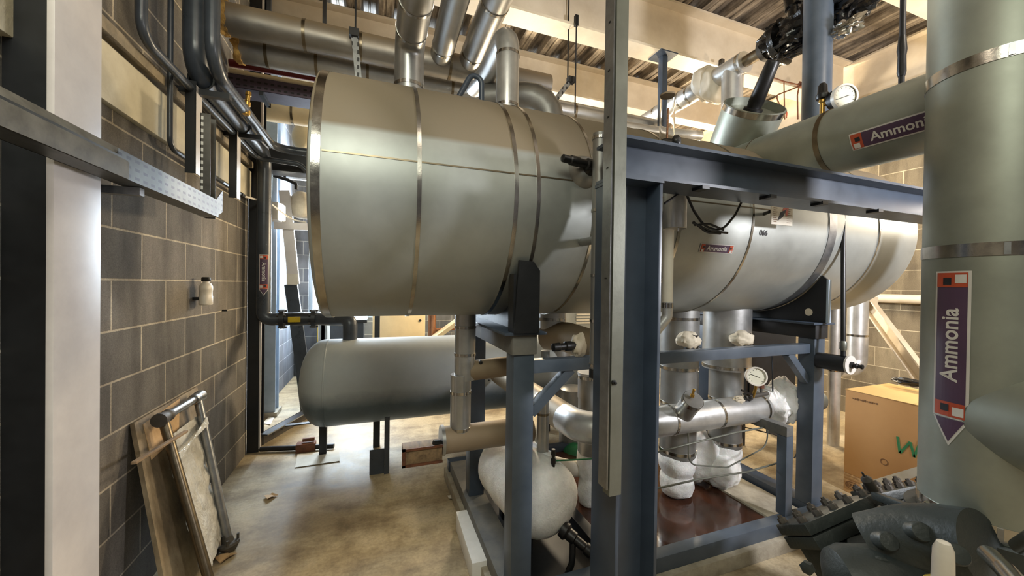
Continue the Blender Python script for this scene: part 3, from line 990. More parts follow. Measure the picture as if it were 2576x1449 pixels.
# sight bottle and polished pipe
p = at(2374, 1362, Y=0.52); p2 = at(2368, 1449, Y=0.52)
t4 = thing('oil_bottle', 'white necked bottle of yellow oil standing in front of the compressor', 'bottle', p2 + Vector((0, 0, -0.06)))
obj('neck', MB().lathe([(0.004, 0), (0.014, -0.004), (0.018, -0.02), (0.0195, -0.08), (0.0205, -0.1)], p, (0, 0, 1), 24) if False else MB().lathe([(0.0215, 0), (0.0205, 0.05), (0.0195, 0.08), (0.013, 0.098), (0.003, 0.102)], p - Vector((0, 0, 0.1)), (0, 0, 1), 24), m_plastic, t4)
obj('body', MB().lathe([(0.04, -0.16), (0.042, -0.15), (0.042, -0.03), (0.034, -0.01), (0.0215, 0)], p - Vector((0, 0, 0.1)), (0, 0, 1), 28), m_oil, t4, label='yellow oil filled body')
single('polished_pipe', MB().tube([at(2488, 1395, Y=0.5), at(2530, 1435, Y=0.43), at(2585, 1500, Y=0.36)], 0.021, 18), m_band, 'short polished steel pipe at the bottom right corner', 'pipe')
single('discharge_pipe', MB().tube([at(2565, 1375, Y=0.5), at(2640, 1330, Y=0.4)], 0.02, 18), m_band, 'second polished pipe stub below the thick riser', 'pipe')

# ================================================================ RECEIVER
VY, VZ, VR = 3.65, 0.675, 0.373
vx0 = -0.60
t = thing('liquid_receiver', 'low grey painted receiver tank with a dished end behind the big drum', 'tank', (0.8, VY, 0))
prof = [(0, 0)]
for k in range(1, 13):
    a = PI / 2 * k / 12
    prof.append((VR * math.sin(a) ** 0.8, 0.2 * (1 - math.cos(a))))
for k in range(1, 15): prof.append((VR, 0.2 + 2.6 * k / 14))
for k in range(1, 10):
    a = PI / 2 * k / 9
    prof.append((VR * math.cos(a) ** 0.8, 2.8 + 0.2 * math.sin(a)))
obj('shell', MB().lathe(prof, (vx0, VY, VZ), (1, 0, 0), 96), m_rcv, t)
obj('weld_seam', MB().lathe([(VR - 0.004, -0.008), (VR + 0.0035, -0.004), (VR + 0.0035, 0.004), (VR - 0.004, 0.008)], (vx0 + 0.215, VY, VZ), (1, 0, 0), 96), m_rcv, t)
for px, yy in ((813, 3.75), (947, 3.78)):
    q = at(px, 1110, Y=yy)
    obj('leg', MB().box(q.x - 0.03, yy - 0.03, 0, q.x + 0.03, yy + 0.03, 0.37), m_dark, t)
obj('leg', MB().box(1.7, 3.6, 0, 1.76, 3.7, 0.33), m_dark, t)
q = at(810, 1092, Y=3.6)
obj('foot_angle', MB().bar((q.x - 0.3, 3.72, 0.305), (q.x + 0.42, 3.72, 0.315), 0.05, 0.008, (0, 1, 0)), m_dark, t)
q = at(968, 1180, Z=0)
obj('leg_and_shade_plate', MB().box(q.x - 0.008, q.y - 0.09, 0.0, q.x + 0.032, q.y - 0.07, 0.46), m_pipe, t)
obj('leg_and_shade_plate', MB().box(q.x - 0.12, q.y - 0.07, 0.0, q.x + 0.032, q.y - 0.06, 0.2), m_pipe, t)  # low dark plate stands in for the shadow beside the upright

def hitcyl(px, py, c, axis, r):
    """first meeting of a line of sight with a pipe's skin"""
    c, a, d = Vector(c), Vector(axis).normalized(), ray(px, py)
    o = EYE - c
    o2, d2 = o - a * o.dot(a), d - a * d.dot(a)
    A, B, C_ = d2.dot(d2), 2 * o2.dot(d2), o2.dot(o2) - r * r
    t = (-B - math.sqrt(max(B * B - 4 * A * C_, 0))) / (2 * A)
    return EYE + d * t

# ================================================================ OVERHEAD PIPES
PY1 = 2.9
za = at(780, 92, Y=PY1).z
xa0 = at(572, 66, Y=PY1).x
t = pipe('insulated_pipe', 'upper of the paired foil pipes high across the back, torn yellow end', 'pipe', [(xa0, PY1, za), (1.35, PY1, za)], 0.096, m_dusty,
         straps=(at(768, 95, Y=PY1).x - xa0, at(908, 120, Y=PY1).x - xa0, at(1130, 170, Y=PY1).x - xa0), sw=0.02, smat=m_bandd)
b = MB().lathe([(0.06, -0.035), (0.085, -0.04), (0.1, -0.03), (0.103, 0.0), (0.101, 0.012), (0.09, 0.012), (0.07, 0.0)], (xa0, PY1, za), (1, 0, 0), 48).rough(0.02, 26)
obj('torn_insulation', b, m_wool, t, label='torn yellow foam edge')
PY2 = 3.12
zb = at(780, 158, Y=PY2).z
xb0 = at(607, 140, Y=PY2).x
t = pipe('insulated_pipe', 'lower of the paired foil pipes running across behind the drum', 'pipe', [(xb0, PY2, zb), (2.75, PY2, zb)], 0.088, m_alu,
         straps=(0.16, at(798, 160, Y=PY2).x - xb0, at(925, 180, Y=PY2).x - xb0, at(1135, 208, Y=PY2).x - xb0, at(1440, 262, Y=PY2).x - xb0), sw=0.02, smat=m_bandd)
b = MB().lathe([(0.05, -0.03), (0.08, -0.035), (0.095, -0.02), (0.095, 0.008), (0.08, 0.01), (0.06, 0.0)], (xb0, PY2, zb), (1, 0, 0), 48).rough(0.02, 26, 4)
obj('torn_insulation', b, m_wool, t, label='torn yellow foam edge')
# runs coming overhead toward the camera
x3 = at(1187, 150, Y=2.78).x
pipe('insulated_pipe', 'rightmost of three foil pipes coming overhead from the back', 'pipe', [(x3, 2.81, za + 0.03), (x3, -1.2, za + 0.06)], 0.088, m_alu, straps=(0.1, 0.62, 1.4), sw=0.02)
x2 = at(1112, 140, Y=2.78).x
pipe('insulated_pipe', 'middle of three foil pipes coming overhead from the back', 'pipe', [(x2, 2.81, za + 0.02), (x2 - 0.06, -1.2, za + 0.04)], 0.08, m_aludim, straps=(0.1, 0.72, 1.5), sw=0.02)
x1 = at(1030, 190, Y=2.02).x
pipe('insulated_pipe', 'left of the overhead foil pipes, elbowing down into the drum top', 'pipe', [(x1, 2.03, DZ + DR - 0.02), (x1, 2.03, 2.79), (x1 + 0.0, -1.2, 2.79)], 0.074, m_alu, straps=(0.07, 0.42, 0.62), bend=0.09, seg=3, sw=0.016)
# swan neck into the drum
x4 = at(1277, 200, Y=2.1).x
z4 = at(1275, 78, Y=2.1).z
pipe('insulated_pipe', 'upright foil pipe on the drum with a swan neck bend at its top', 'pipe', [(x4, 2.1, DZ + DR - 0.02), (x4, 2.1, z4), (x4, 2.55, z4 - 0.02), (x4 - 0.02, 2.84, za - 0.16)], 0.0675, m_alubright,
     straps=(0.1, 0.40), bend=0.11, seg=5, sw=0.016)
x5 = at(1385, 270, Y=2.38).x
z5 = at(1375, 240, Y=2.38).z
pipe('insulated_pipe', 'fat lobster back elbow peeping over the drum beside the upright pipe', 'pipe', [(x5, 2.38, DZ + 0.43), (x5, 2.38, z5), (x5 - 0.42, 2.62, z5 + 0.02)], 0.098, m_aludim, straps=(), lines=(0.08, 0.16), bend=0.19, seg=4)
q = at(1212, 245, Y=2.12); q1 = at(1212, 140, Y=2.12); q2 = at(1163, 240, Y=2.12)
single('bent_pipe', MB().tube([(q.x, 2.12, DZ + DR - 0.02), (q1.x, 2.12, q1.z), (q1.x + (q2.x - q1.x) * 1.7, 2.12, DZ + DR - 0.02)], 0.016, 12, bend=0.04), m_blued, 'thin dark hairpin pipe standing on the drum before the upright pipe', 'pipe')

# hangers
def rod_hanger(px, py0, py1, Y, lab, strut=None):
    q1 = at(px, py1, Y=Y)
    t = thing('pipe_hanger', lab, 'hanger', q1, 'pipe hangers')
    obj('threaded_rod', MB().cyl(q1, (q1.x, Y, 4.29), 0.006, n=10), m_dark, t)
    if strut:
        a, b_ = at(*strut[0], Y=Y - 0.02), at(*strut[1], Y=Y - 0.02)
        obj('slotted_strut', MB().bar(a, b_, 0.041, 0.012, (1, 0, 0)), m_slot, t)
        obj('channel_nut', MB().obox(a + Vector((0, 0, 0.0)), (0.06, 0.05, 0.05)), m_black, t)
    return t
rod_hanger(894, 0, 88, 2.76, 'rod hanger with a slotted strut before the paired foil pipes', ((891, 84), (905, 230)))
t = rod_hanger(1428, 90, 205, 2.95, 'rod hanger ending in a short sloping slotted strut', ((1436, 202), (1400, 248)))
q = at(1447, 62, Y=2.89); q1 = at(1446, 288, Y=2.89)
t = thing('pipe_hanger', 'long bare rod clipped to the deep roof beam left of the tall strut', 'hanger', (q.x, 2.88, q1.z), 'pipe hangers')
obj('threaded_rod', MB().cyl((q.x, 2.87, q1.z), (q.x, 2.87, q.z), 0.006, n=10), m_dark, t)
obj('beam_clip', MB().obox((q.x, 2.872, q.z + 0.02), (0.03, 0.03, 0.09)), m_black, t)
q = at(2268, 190, X=2.46)
t = thing('pipe_hanger', 'dark rod with wraps hanging just left of the thick riser', 'hanger', (q.x, q.y, 2.54), 'pipe hangers')
obj('threaded_rod', MB().cyl((q.x, q.y, 2.54), (q.x, q.y, 4.29), 0.012, n=12), m_dark, t)
obj('wrap', MB().lathe([(0.014, 0), (0.018, 0.02), (0.016, 0.1), (0.02, 0.13), (0.014, 0.2)], (q.x, q.y, 2.62), (0, 0, 1), 12), m_black, t)
q = at(1668, 150, Y=2.95)
t = thing('drop_strut', 'dark grey strut hanging from a plate under the deep roof beam', 'strut', (q.x, 2.95, 2.75))
obj('plate', MB().box(q.x - 0.1, 2.86, 3.778, q.x + 0.1, 3.04, 3.79), m_blued, t)
obj('post', MB().box(q.x - 0.03, 2.92, 2.75, q.x + 0.03, 2.98, 3.778, 0.003), m_blued, t)
obj('arm', MB().box(q.x - 0.03, 2.92, 3.02, q.x + 0.03, 3.4, 3.07, 0.003), m_blued, t)

# ================================================================ UPPER RIGHT: SUCTION MAIN, VALVE, BLACK LINE
HX, HZ, HR = 2.40, 2.37, 0.177
t = pipe('suction_main', 'fat clad horizontal ammonia pipe passing behind the thick riser above the beam', 'pipe', [(HX, -0.2, HZ), (HX, 1.80, HZ)], HR, m_green,
         straps=(at(2050, 330, X=HX - HR).y + 0.2, ), lines=(1.98,), n=72, sw=0.025, smat=m_bandd)
obj('elbow', MB().tube([(HX, 1.79, HZ), (HX, 2.06, HZ), (HX, 2.06, DZ + DR - 0.06)], HR - 0.004, 56, bend=0.2, seg=6), m_green, t)
c = hitcyl(2268, 322, (HX, 0, HZ), (0, 1, 0), HR)
e = hitcyl(2138, 352, (HX, 0, HZ), (0, 1, 0), HR)
hl = abs(e.y - c.y)
marker(t, (HX, c.y, HZ), (0, -1, 0), (c.x - HX, 0, c.z - HZ), HR, 2 * hl, 0.085, tsz=0.058, squares=(1, 0))
ax = Vector((0, -0.5, 0.866))
cb = Vector((HX, 2.03, HZ + 0.02)); ct = Vector((HX, 1.845, 2.79))
ax = Vector((-0.22, -0.62, 0.75)).normalized()
cb = ct - ax * 0.42
t = thing('stop_valve', 'large clad angle valve with a tilted open topped jacket and black spindle cap', 'valve', cb)
Lc = (ct - cb).length
obj('jacket', MB().lathe([(0.19, -0.02), (0.192, Lc), (0.184, Lc + 0.002), (0.181, Lc - 0.05), (0.05, Lc - 0.055), (0.0, Lc - 0.055)], cb, ax, 72), m_green, t)
obj('jacket_band', MB().hoop(ct - ax * 0.022, ax, 0.1915, 0.036, 0.003, 72), m_band, t)
k = obj('stripe_tag', MB().obox(ct - ax * 0.03 + Vector((0.15, -0.125, -0.06)), (0.045, 0.004, 0.03), Vector((0.5, -0.86, -0.1)).to_track_quat('-Y', 'Z')), m_orange, t, label='small red and white tag')
obj('spindle_cap', MB().lathe([(0.06, -0.05), (0.06, -0.02), (0.045, -0.015), (0.045, 0.01), (0.048, 0.015), (0.04, 0.25), (0.036, 0.262), (0, 0.264)], ct, (ax + Vector((0.06, 0.04, 0.03))).normalized(), 32), m_black, t)
# blue drop pipe behind it
q = at(2053, 290, X=2.72)
pipe('drop_pipe', 'thick blue grey painted pipe dropping from the roof to the drum', 'pipe', [(2.72, q.y, 2.34), (2.72, q.y, 3.786)], 0.079, m_blue, n=40)
# gauge and gauge cock on the suction main
q = at(2068, 290, X=HX)
t = thing('gauge_cock', 'brass gauge cock with a black cap on top of the fat horizontal pipe', 'valve', (q.x, q.y, HZ + HR))
obj('body', MB().lathe([(0.012, -0.01), (0.012, 0.07), (0.017, 0.075), (0.017, 0.09), (0.012, 0.095)], (q.x, q.y, HZ + HR), (0, 0, 1), 12), m_brass, t)
obj('cap', MB().lathe([(0.03, 0.095), (0.032, 0.1), (0.032, 0.12), (0.024, 0.13), (0.022, 0.17), (0.012, 0.185), (0, 0.186)], (q.x, q.y, HZ + HR), (0, 0, 1), 16), m_black, t)
obj('side_branch', MB().tube([(q.x, q.y, HZ + HR + 0.06), (q.x + 0.03, q.y - 0.06, HZ + HR + 0.06)], 0.009, 10), m_brass, t)
def gauge(pos, nrm, r, lab, stem, needle=200):
    pos = Vector(pos); u, v, a = basis(nrm)
    t = thing('pressure_gauge', lab, 'gauge', stem if stem else pos, 'pressure gauges')
    obj('case', MB().lathe([(r * 0.5, -0.06), (r * 0.93, -0.055), (r * 0.95, -0.01), (r * 1.05, -0.008), (r * 1.05, 0.006), (r * 0.9, 0.008), (r * 0.88, 0.003), (0, 0.003)], pos, a, 40), m_labwhite if r < 0.062 else m_dark, t)
    d = obj('dial', MB().cyl(pos + a * 0.003, pos + a * 0.0045, r * 0.89, n=40), m_gauge, t)
    obj('bezel', MB().lathe([(r * 0.9, 0.003), (r * 0.92, 0.012), (r * 1.07, 0.012), (r * 1.08, -0.01), (r * 0.98, -0.012)], pos, a, 40), m_plastic, t)
    for k in range(11):
        w = R(225 - 27 * k)
        dd = (u * math.cos(w) + v * math.sin(w)) 
        obj('scale_mark', MB().bar(pos + dd * r * 0.7 + a * 0.005, pos + dd * r * 0.82 + a * 0.005, 0.0025, 0.001, a.cross(dd)), m_ink, d, smooth=0)
    w = R(needle); dd = (u * math.cos(w) + v * math.sin(w))
    obj('needle', MB().bar(pos - dd * r * 0.35 + a * 0.006, pos + dd * r * 0.7 + a * 0.006, 0.003, 0.001, a.cross(dd)), m_ink, t, smooth=0)
    if stem:
        obj('stem', MB().tube([pos - Vector((0, 0, r)), stem], 0.009, 10), m_brass, t)
    return t
q = at(2124, 244, X=HX + 0.03)
gauge(q, (-0.35, -0.93, -0.1), 0.064, 'white faced gauge half hidden behind the fat horizontal pipe', Vector((q.x, q.y, HZ + HR)))

# bright line with white insulation lumps, then the black iced valve train
LX, LZ = 2.85, 3.42
ya, yb_ = at(1590, 315, X=LX).y, at(1875, 165, X=LX).y
t = pipe('insulated_pipe', 'bright foil pipe rising to the right from behind the clear tube', 'pipe', [(LX, 4.9, LZ), (LX, yb_, LZ)], 0.086, m_alubright,
         straps=(4.9 - at(1655, 290, X=LX).y, 4.9 - at(1715, 250, X=LX).y, 4.9 - at(1738, 235, X=LX).y, 4.9 - yb_ - 0.03), sw=0.02, n=36)
q = at(1842, 215, X=LX)
obj('branch', MB().tube([(LX, q.y, LZ), (LX, q.y, 2.75)], 0.083, 32), m_alubright, t)
for i, (px, py) in enumerate(((1775, 225), (1795, 262))):
    q = at(px, py, X=LX - 0.02 + 0.03 * i)
    obj('flange_insulation', MB().blob((q.x, q.y, LZ - (0.0 if i == 0 else 0.04)), (0.15, 0.085, 0.155), 0.16, 2.2, 32, 20, 3 + i), m_whiteins, t, label='white lump of flange insulation')
t = thing('iced_valve_train', 'black bitumen coated valve train hanging high beside the blue drop pipe', 'valve', (LX, 2.0, LZ))
yv = [at(px, py, X=LX).y for px, py in ((1880, 160), (1925, 140), (1975, 95), (2050, 60), (2110, 35), (2165, 5))]
obj('bare_pipe', MB().tube([(LX, yb_ + 0.02, LZ), (LX, yv[2], LZ)], 0.045, 18), m_bandd, t, label='bare brown pipe stub')
obj('flange', MB().lathe([(0.04, -0.02), (0.085, -0.018), (0.085, 0.018), (0.04, 0.02)], (LX, yv[1], LZ), (0, 1, 0), 24), m_castdust, t)
obj('coated_body', MB().blob((LX, (yv[2] + yv[3]) / 2, LZ), (0.12, 0.26, 0.13), 0.5, 4.5, 48, 30, 2).rough(0.02, 20), m_soot, t)
obj('coated_body', MB().blob((LX, yv[4] - 0.02, LZ + 0.02), (0.11, 0.22, 0.13), 0.5, 5, 48, 30, 9).rough(0.02, 20), m_soot, t)
obj('coated_flange', MB().lathe([(0.05, -0.03), (0.13, -0.025), (0.135, 0.02), (0.06, 0.03)], (LX, yv[2] + 0.04, LZ), (0, 1, 0), 28).rough(0.02, 22, 5), m_soot, t)
obj('coated_flange', MB().lathe([(0.05, -0.03), (0.15, -0.025), (0.155, 0.02), (0.06, 0.03)], (LX, yv[3] - 0.02, LZ), (0, 1, 0), 28).rough(0.025, 20, 8), m_soot, t)
q = at(2003, 40, X=LX)
obj('valve_head', MB().lathe([(0.05, 0), (0.05, 0.12), (0.065, 0.13), (0.065, 0.24), (0.04, 0.26), (0.0, 0.265)], (LX, q.y, LZ + 0.05), (0.05, 0.1, 1), 20).rough(0.012, 20), m_soot, t)
obj('valve_head', MB().lathe([(0.035, 0), (0.035, 0.08), (0.05, 0.09), (0.05, 0.14), (0.0, 0.145)], (LX, yv[2] - 0.02, LZ - 0.05), (-0.2, 0.1, -1), 16).rough(0.012, 25, 3), m_soot, t)
q = at(2130, 45, X=LX - 0.1)
obj('shiny_tape', MB().blob(q + Vector((0, 0, -0.06)), (0.05, 0.09, 0.045), 0.5, 6, 28, 18, 6), m_band, t, label='loose shiny foil wrap')
obj('drip_lip', MB().blob(at(1990, 135, X=LX - 0.02), (0.05, 0.13, 0.03), 0.5, 6, 28, 18, 14), m_soot, t)
# thin cables and copper loops on the roof beam
single('sagging_cable', MB().tube([at(2140, 0, Y=1.9), at(2170, 22, Y=1.9), at(2215, 10, Y=1.9), at(2250, -20, Y=1.9)], 0.012, 8, bend=0.1), m_black, 'thin black cable sagging at the top right', 'cable')
t = thing('copper_lines', 'thin brown copper lines and clips on the deep roof beam behind the blue drop pipe', 'pipe', at(1960, 250, Y=2.84))
pts = [at(1935, 192, Y=2.84), at(1972, 205, Y=2.84), at(2016, 215, Y=2.84)]
obj('line', MB().tube(pts, 0.007, 8), m_rust, t)
obj('line', MB().tube([at(2012, 205, Y=2.84), at(2006, 240, Y=2.84), at(2007, 300, Y=2.84)], 0.007, 8), m_rust, t)
obj('line', MB().tube([at(1972, 205, Y=2.84), at(1974, 300, Y=2.84)], 0.006, 8), m_rust, t)
obj('line', MB().tube([at(1960, 262, Y=2.84), at(1952, 240, Y=2.84), at(2020, 214, Y=2.8)], 0.007, 8, bend=0.03), m_rust, t)
obj('clip', MB().obox(at(2016, 213, Y=2.84), (0.05, 0.05, 0.04)), m_rust, t)
single('beam_clamp', MB().box(*(at(1815, 165, Y=2.86) - Vector((0.02, 0.02, 0.08))), *(at(1815, 165, Y=2.86) + Vector((0.02, 0.02, 0.06))), 0.004), m_castdust, 'small clamp on the lower edge of the deep roof beam', 'clamp')
pipe('insulated_pipe', 'pale foil pipe low behind the blue gantry beam at its left end', 'pipe', [at(1560, 318, Y=2.7), at(1665, 333, Y=2.7), at(1760, 342, Y=2.7)], 0.045, m_alubright)
# clear tube with a black valve on the gantry
q = at(1678, 330, Y=GY); q1 = at(1678, 240, Y=GY)
t = thing('clear_tube', 'clear plastic tube standing upright on the blue gantry beam', 'tube', (q.x, GY, zb1))
obj('tube', MB().lathe([(0.0285, zb1 + 0.02), (0.0285, q1.z), (0.0265, q1.z), (0.0265, zb1 + 0.02)], (q.x, GY, 0), (0, 0, 1), 32), m_glass, t)
obj('rim', MB().lathe([(0.024, q1.z - 0.002), (0.029, q1.z - 0.003), (0.029, q1.z + 0.003), (0.024, q1.z + 0.003)], (q.x, GY, 0), (0, 0, 1), 32), m_dusty, t)
obj('inner_rod', MB().cyl((q.x, GY, zb1 + 0.02), (q.x + 0.004, GY, q1.z - 0.05), 0.004, n=8), m_copper, t)
obj('base', MB().blob((q.x - 0.004, GY, zb1 + 0.022), (0.036, 0.035, 0.022), 0.2, 3, 24, 14, 4), m_black, t)
obj('base_valve', MB().blob((q.x + 0.018, GY - 0.03, zb1 + 0.028), (0.018, 0.018, 0.024), 0.2, 4, 20, 14, 8), m_black, t)

# ================================================================ LEFT WALL PIPES
WXp = -0.975
q = at(355, 0, X=WXp)
y1 = at(355, 60, X=WXp).y; z1 = at(440, 180, X=WXp).z
e1 = at(646, 392, X=WXp)
pipe('steel_pipe', 'slender grey pipe dropping near the white column then running along the wall', 'pipe',
     [(WXp, y1, 4.28), (WXp, y1, z1), (WXp, e1.y, z1), (WXp + 0.33, e1.y, z1 - 0.015), (WXp + 0.5, e1.y, z1 - 0.20), (WXp + 1.6, e1.y, z1 - 0.21)], 0.0215, m_pipe, bend=0.085, seg=8, n=16)
X2 = -1.02
y2 = at(428, 200, X=X2).y; z2 = at(432, 375, X=X2).z
e2 = at(612, 492, X=X2)
t = thing('conduit', 'thin dark conduit dropping past the lintel and along the wall', 'conduit', (X2, y2, z2))
obj('pipe', MB().tube([(X2, y2, 4.28), (X2, y2, z2), (X2, e2.y, z2)], 0.0125, 12, bend=0.06), m_pipe, t)
for px in (515, 608):
    k = at(px, 425 if px < 600 else 487, X=X2)
    obj('coupling', MB().cyl((X2, k.y - 0.03, z2), (X2, k.y + 0.03, z2), 0.018, n=14), m_dark, t)
single('flex_cable', MB().tube([(X2, e2.y, z2), at(680, 512, X=-0.95), at(706, 532, X=-0.92), at(735, 553, Y=4.55), at(770, 560, Y=4.55)], 0.009, 10, bend=0.1), m_plastic, 'pale flexible cable sagging from the conduit past the lit lamp', 'cable')
X3 = -0.935
y3 = at(492, 100, X=X3).y
z3 = at(560, 262, X=X3).z
e3 = at(664, 372, X=X3)
YD = e3.y + 0.03
zel = at(690, 803, Y=YD).z
rx = at(880, 848, Y=VY).x
t = thing('liquid_line', 'large grey ammonia pipe along the left wall, dropping through a sight glass to the receiver', 'pipe', (X3, YD, zel))
xg0, xg1 = at(705, 805, Y=YD).x, at(795, 805, Y=YD).x
obj('pipe', MB().tube([(X3, y3, 4.28), (X3, y3, z3), (X3, YD, z3), (X3, YD, zel), (xg0 + 0.01, YD, zel)], 0.057, 28, bend=0.15, seg=8), m_pipe, t)
obj('pipe', MB().tube([(xg1 - 0.01, YD, zel), (rx - 0.09, VY + 0.1, zel), (rx, VY + 0.02, zel + 0.01), (rx, VY, VZ + VR - 0.02)], 0.06, 28, bend=0.13, seg=8), m_pipe, t)
sg = obj('sight_glass', MB().lathe([(0.05, 0), (0.088, 0), (0.088, 0.035), (0.058, 0.04), (0.058, 0.09), (0.062, 0.1), (0.062, xg1 - xg0 - 0.1), (0.058, xg1 - xg0 - 0.09), (0.058, xg1 - xg0 - 0.04), (0.088, xg1 - xg0 - 0.035), (0.088, xg1 - xg0), (0.05, xg1 - xg0)], (xg0, YD, zel), (1, 0, 0), 32), m_dark, t)
xm = (at(735, 800, Y=YD - 0.06).x + at(752, 800, Y=YD - 0.06).x) / 2
obj('window', MB().obox((xm - 0.01, YD - 0.062, zel), (0.10, 0.012, 0.05), None, 0.004), m_oil, sg, label='yellow sight window')
for s in (0.018, xg1 - xg0 - 0.018):
    for k in range(6):
        a = PI / 6 + PI * k / 3
        obj('bolt', MB().cyl((xg0 + s - 0.035, YD + math.cos(a) * 0.074, zel + math.sin(a) * 0.074), (xg0 + s + 0.035, YD + math.cos(a) * 0.074, zel + math.sin(a) * 0.074), 0.009, n=6), m_castdust, sg)
zt_, zb_ = at(661, 638, X=X3 + 0.03, ).z, at(661, 728, X=X3 + 0.03).z
d = Vector((EYE.x - X3, EYE.y - YD, 0)).normalized()
marker(t, (X3, YD, (zt_ + zb_) / 2), (0, 0, -1), d, 0.057, zt_ - zb_, 0.07, arrow=0.055, tsz=0.042)
X4 = -0.83
y4 = at(534, 80, X=X4).y; z4 = at(620, 283, X=X4).z; e4 = at(688, 362, X=X4)
pipe('steel_pipe', 'grey pipe outside the largest wall pipe, turning right behind the drum', 'pipe', [(X4, y4, 4.28), (X4, y4, z4), (X4, e4.y, z4), (X4 + 1.4, e4.y, z4 - 0.02)], 0.034, m_pipe, bend=0.15, seg=8, n=20)
t = bottle_valve(None, at(618, 290, X=X4 + 0.01), (0.1, 0, 1), 0.16, m_brass, 0.02)
t.name = 'service_valve'
tag(t, 'small brass service valve on the outer grey wall pipe', 'valve')
# brackets holding the wall pipes
for i, (px, pya, pyb, lab) in enumerate(((500, 262, 442, 'dark bracket on the left wall nearest the camera, under the grey pipes'), (600, 355, 502, 'dark bracket on the left wall nearer the dark column, under the grey pipes'))):
    qa, qb = at(px, pya, X=-0.95), at(px, pyb, X=-0.95)
    t = thing('wall_bracket', lab, 'bracket', (-1.04, qa.y, qb.z), 'wall brackets')
    obj('face', MB().box(-0.995, qa.y - 0.045, qb.z, -0.945, qa.y - 0.04, z3 - 0.03), m_dark, t)
    obj('flange', MB().box(-0.952, qa.y - 0.045, qb.z, -0.945, qa.y + 0.03, z3 - 0.05), m_white, t)
    obj('saddle_bar', MB().box(-1.075, qa.y - 0.02, z3 - 0.09, -0.8, qa.y + 0.02, z3 - 0.058), m_dark, t)
    obj('clamp', MB().hoop((X3, qa.y, z3), (0, 1, 0), 0.059, 0.03, 0.006, 28), m_black, t)
# cable tray along the wall
XT = -0.808
ya, yb_ = 0.95, at(318, 430, X=XT).y
zt0, zt1 = 1.895, 1.985
yc = at(548, 520, X=XT).y
t = thing('cable_tray', 'perforated steel cable tray passing in front of the white column', 'tray', (XT, ya, zt0))
def channel(x, y0, y1, z0, z1, d, th=0.003):
    return MB().box(x, y0, z0, x + th, y1, z1).box(x - d, y0, z0, x, y1, z0 + th).box(x - d, y0, z0, x - d + th, y1, z1)
obj('tray_run', channel(XT, yb_ - 0.05, yc, zt0, zt1, 0.075), m_tray, t)
obj('cover', MB().prism([(0, 0), (0.002, 0.055), (-0.03, 0.105), (-0.09, 0.105), (-0.09, 0.1), (-0.032, 0.1), (-0.004, 0.053), (-0.006, 0)], (XT + 0.006, (ya + yb_) / 2, zt0 + 0.0), (1, 0, 0), (0, 0, 1), yb_ - ya), m_traycov, t, label='dusty tray cover')
obj('tray_run', channel(XT, ya, yb_ - 0.05, zt0, zt1 - 0.02, 0.075), m_tray, t)
obj('arm', MB().box(-1.079, at(295, 480, X=-0.9).y - 0.015, zt0 - 0.03, XT - 0.02, at(295, 480, X=-0.9).y + 0.015, zt0 - 0.002), m_galv, t)
obj('cables', MB().tube([(XT - 0.035, ya, zt0 + 0.02), (XT - 0.035, yc - 0.01, zt0 + 0.02)], 0.012, 8), m_black, t)
zr = at(566, 335, X=XT - 0.06).z
obj('riser_tray', MB().box(XT - 0.08, yc, zt0, XT - 0.077, yc + 0.075, zr).box(XT - 0.08, yc, zt0, XT - 0.035, yc + 0.003, zr).box(XT - 0.08, yc + 0.072, zt0, XT - 0.035, yc + 0.075, zr), m_trayz, t)
obj('corner', MB().prism([(0, 0), (0.09, 0.04), (0.09, 0.16), (0.0, 0.09)], (XT - 0.003, yc - 0.02, zt0), (0, 1, 0), (0, 0, 1), 0.004), m_tray, t)
# bottle on the wall
q = at(518, 767, X=-1.02); q1 = at(516, 697, X=-1.02)
t = thing('plastic_bottle', 'white plastic bottle with a black cap fixed on the left wall', 'bottle', q)
H = q1.z - q.z
bb = MB()
rr = []
for h, w, d in ((0, .88, .9), (.03, 1, 1), (.3, .98, 1), (.34, .9, .94), (.5, .9, .94), (.55, 1, 1), (.66, .98, .98), (.76, .7, .8), (.8, .42, .5), (.86, .4, .46)):
    rr.append([Vector((q.x + math.sin(2 * PI * k / 28) * 0.034 * d, q.y + math.cos(2 * PI * k / 28) * 0.052 * w, q.z + H * h)) for k in range(28)])
bb.rings(rr)
obj('body', bb, m_plastic, t)
obj('cap', MB().lathe([(0.024, H * .85), (0.025, H * .86), (0.024, H * .98), (0.02, H)], q, (0, 0, 1), 20), m_black, t)
obj('wall_cradle', MB().box(-1.08, q.y - 0.03, q.z + 0.03, q.x - 0.03, q.y + 0.03, q.z + 0.05), m_dark, t)
single('wall_plug', MB().blob(at(63, 730, X=-1.075), (0.012, 0.022, 0.022), 0.3, 4, 20, 14, 2), m_paper, 'small white filler patch on the blockwork left of the white column', 'patch')
single('wall_screw', MB().cyl(at(559, 781, X=-1.08), at(559, 781, X=-1.08) + Vector((0.03, 0, 0)), 0.007, n=8), m_dark, 'dark screw stub in the wall below the plastic bottle', 'screw')

# emergency lamp in the recess
q = at(704, 534, Y=4.5)
t = thing('bulkhead_lamp', 'lit emergency lamp glowing behind the left end of the drum', 'lamp', (q.x, 4.5, q.z - 0.09))
obj('housing', MB().box(q.x - 0.1, 4.42, q.z - 0.09, q.x, 4.6, q.z + 0.09, 0.008), m_plastic, t)
obj('diffuser', MB().box(q.x, 4.43, q.z - 0.08, q.x + 0.035, 4.59, q.z + 0.08, 0.01), m_lit, t)
obj('bracket', MB().box(q.x - 0.16, 4.45, q.z - 0.03, q.x - 0.1, 4.57, q.z + 0.03), m_pale, t)

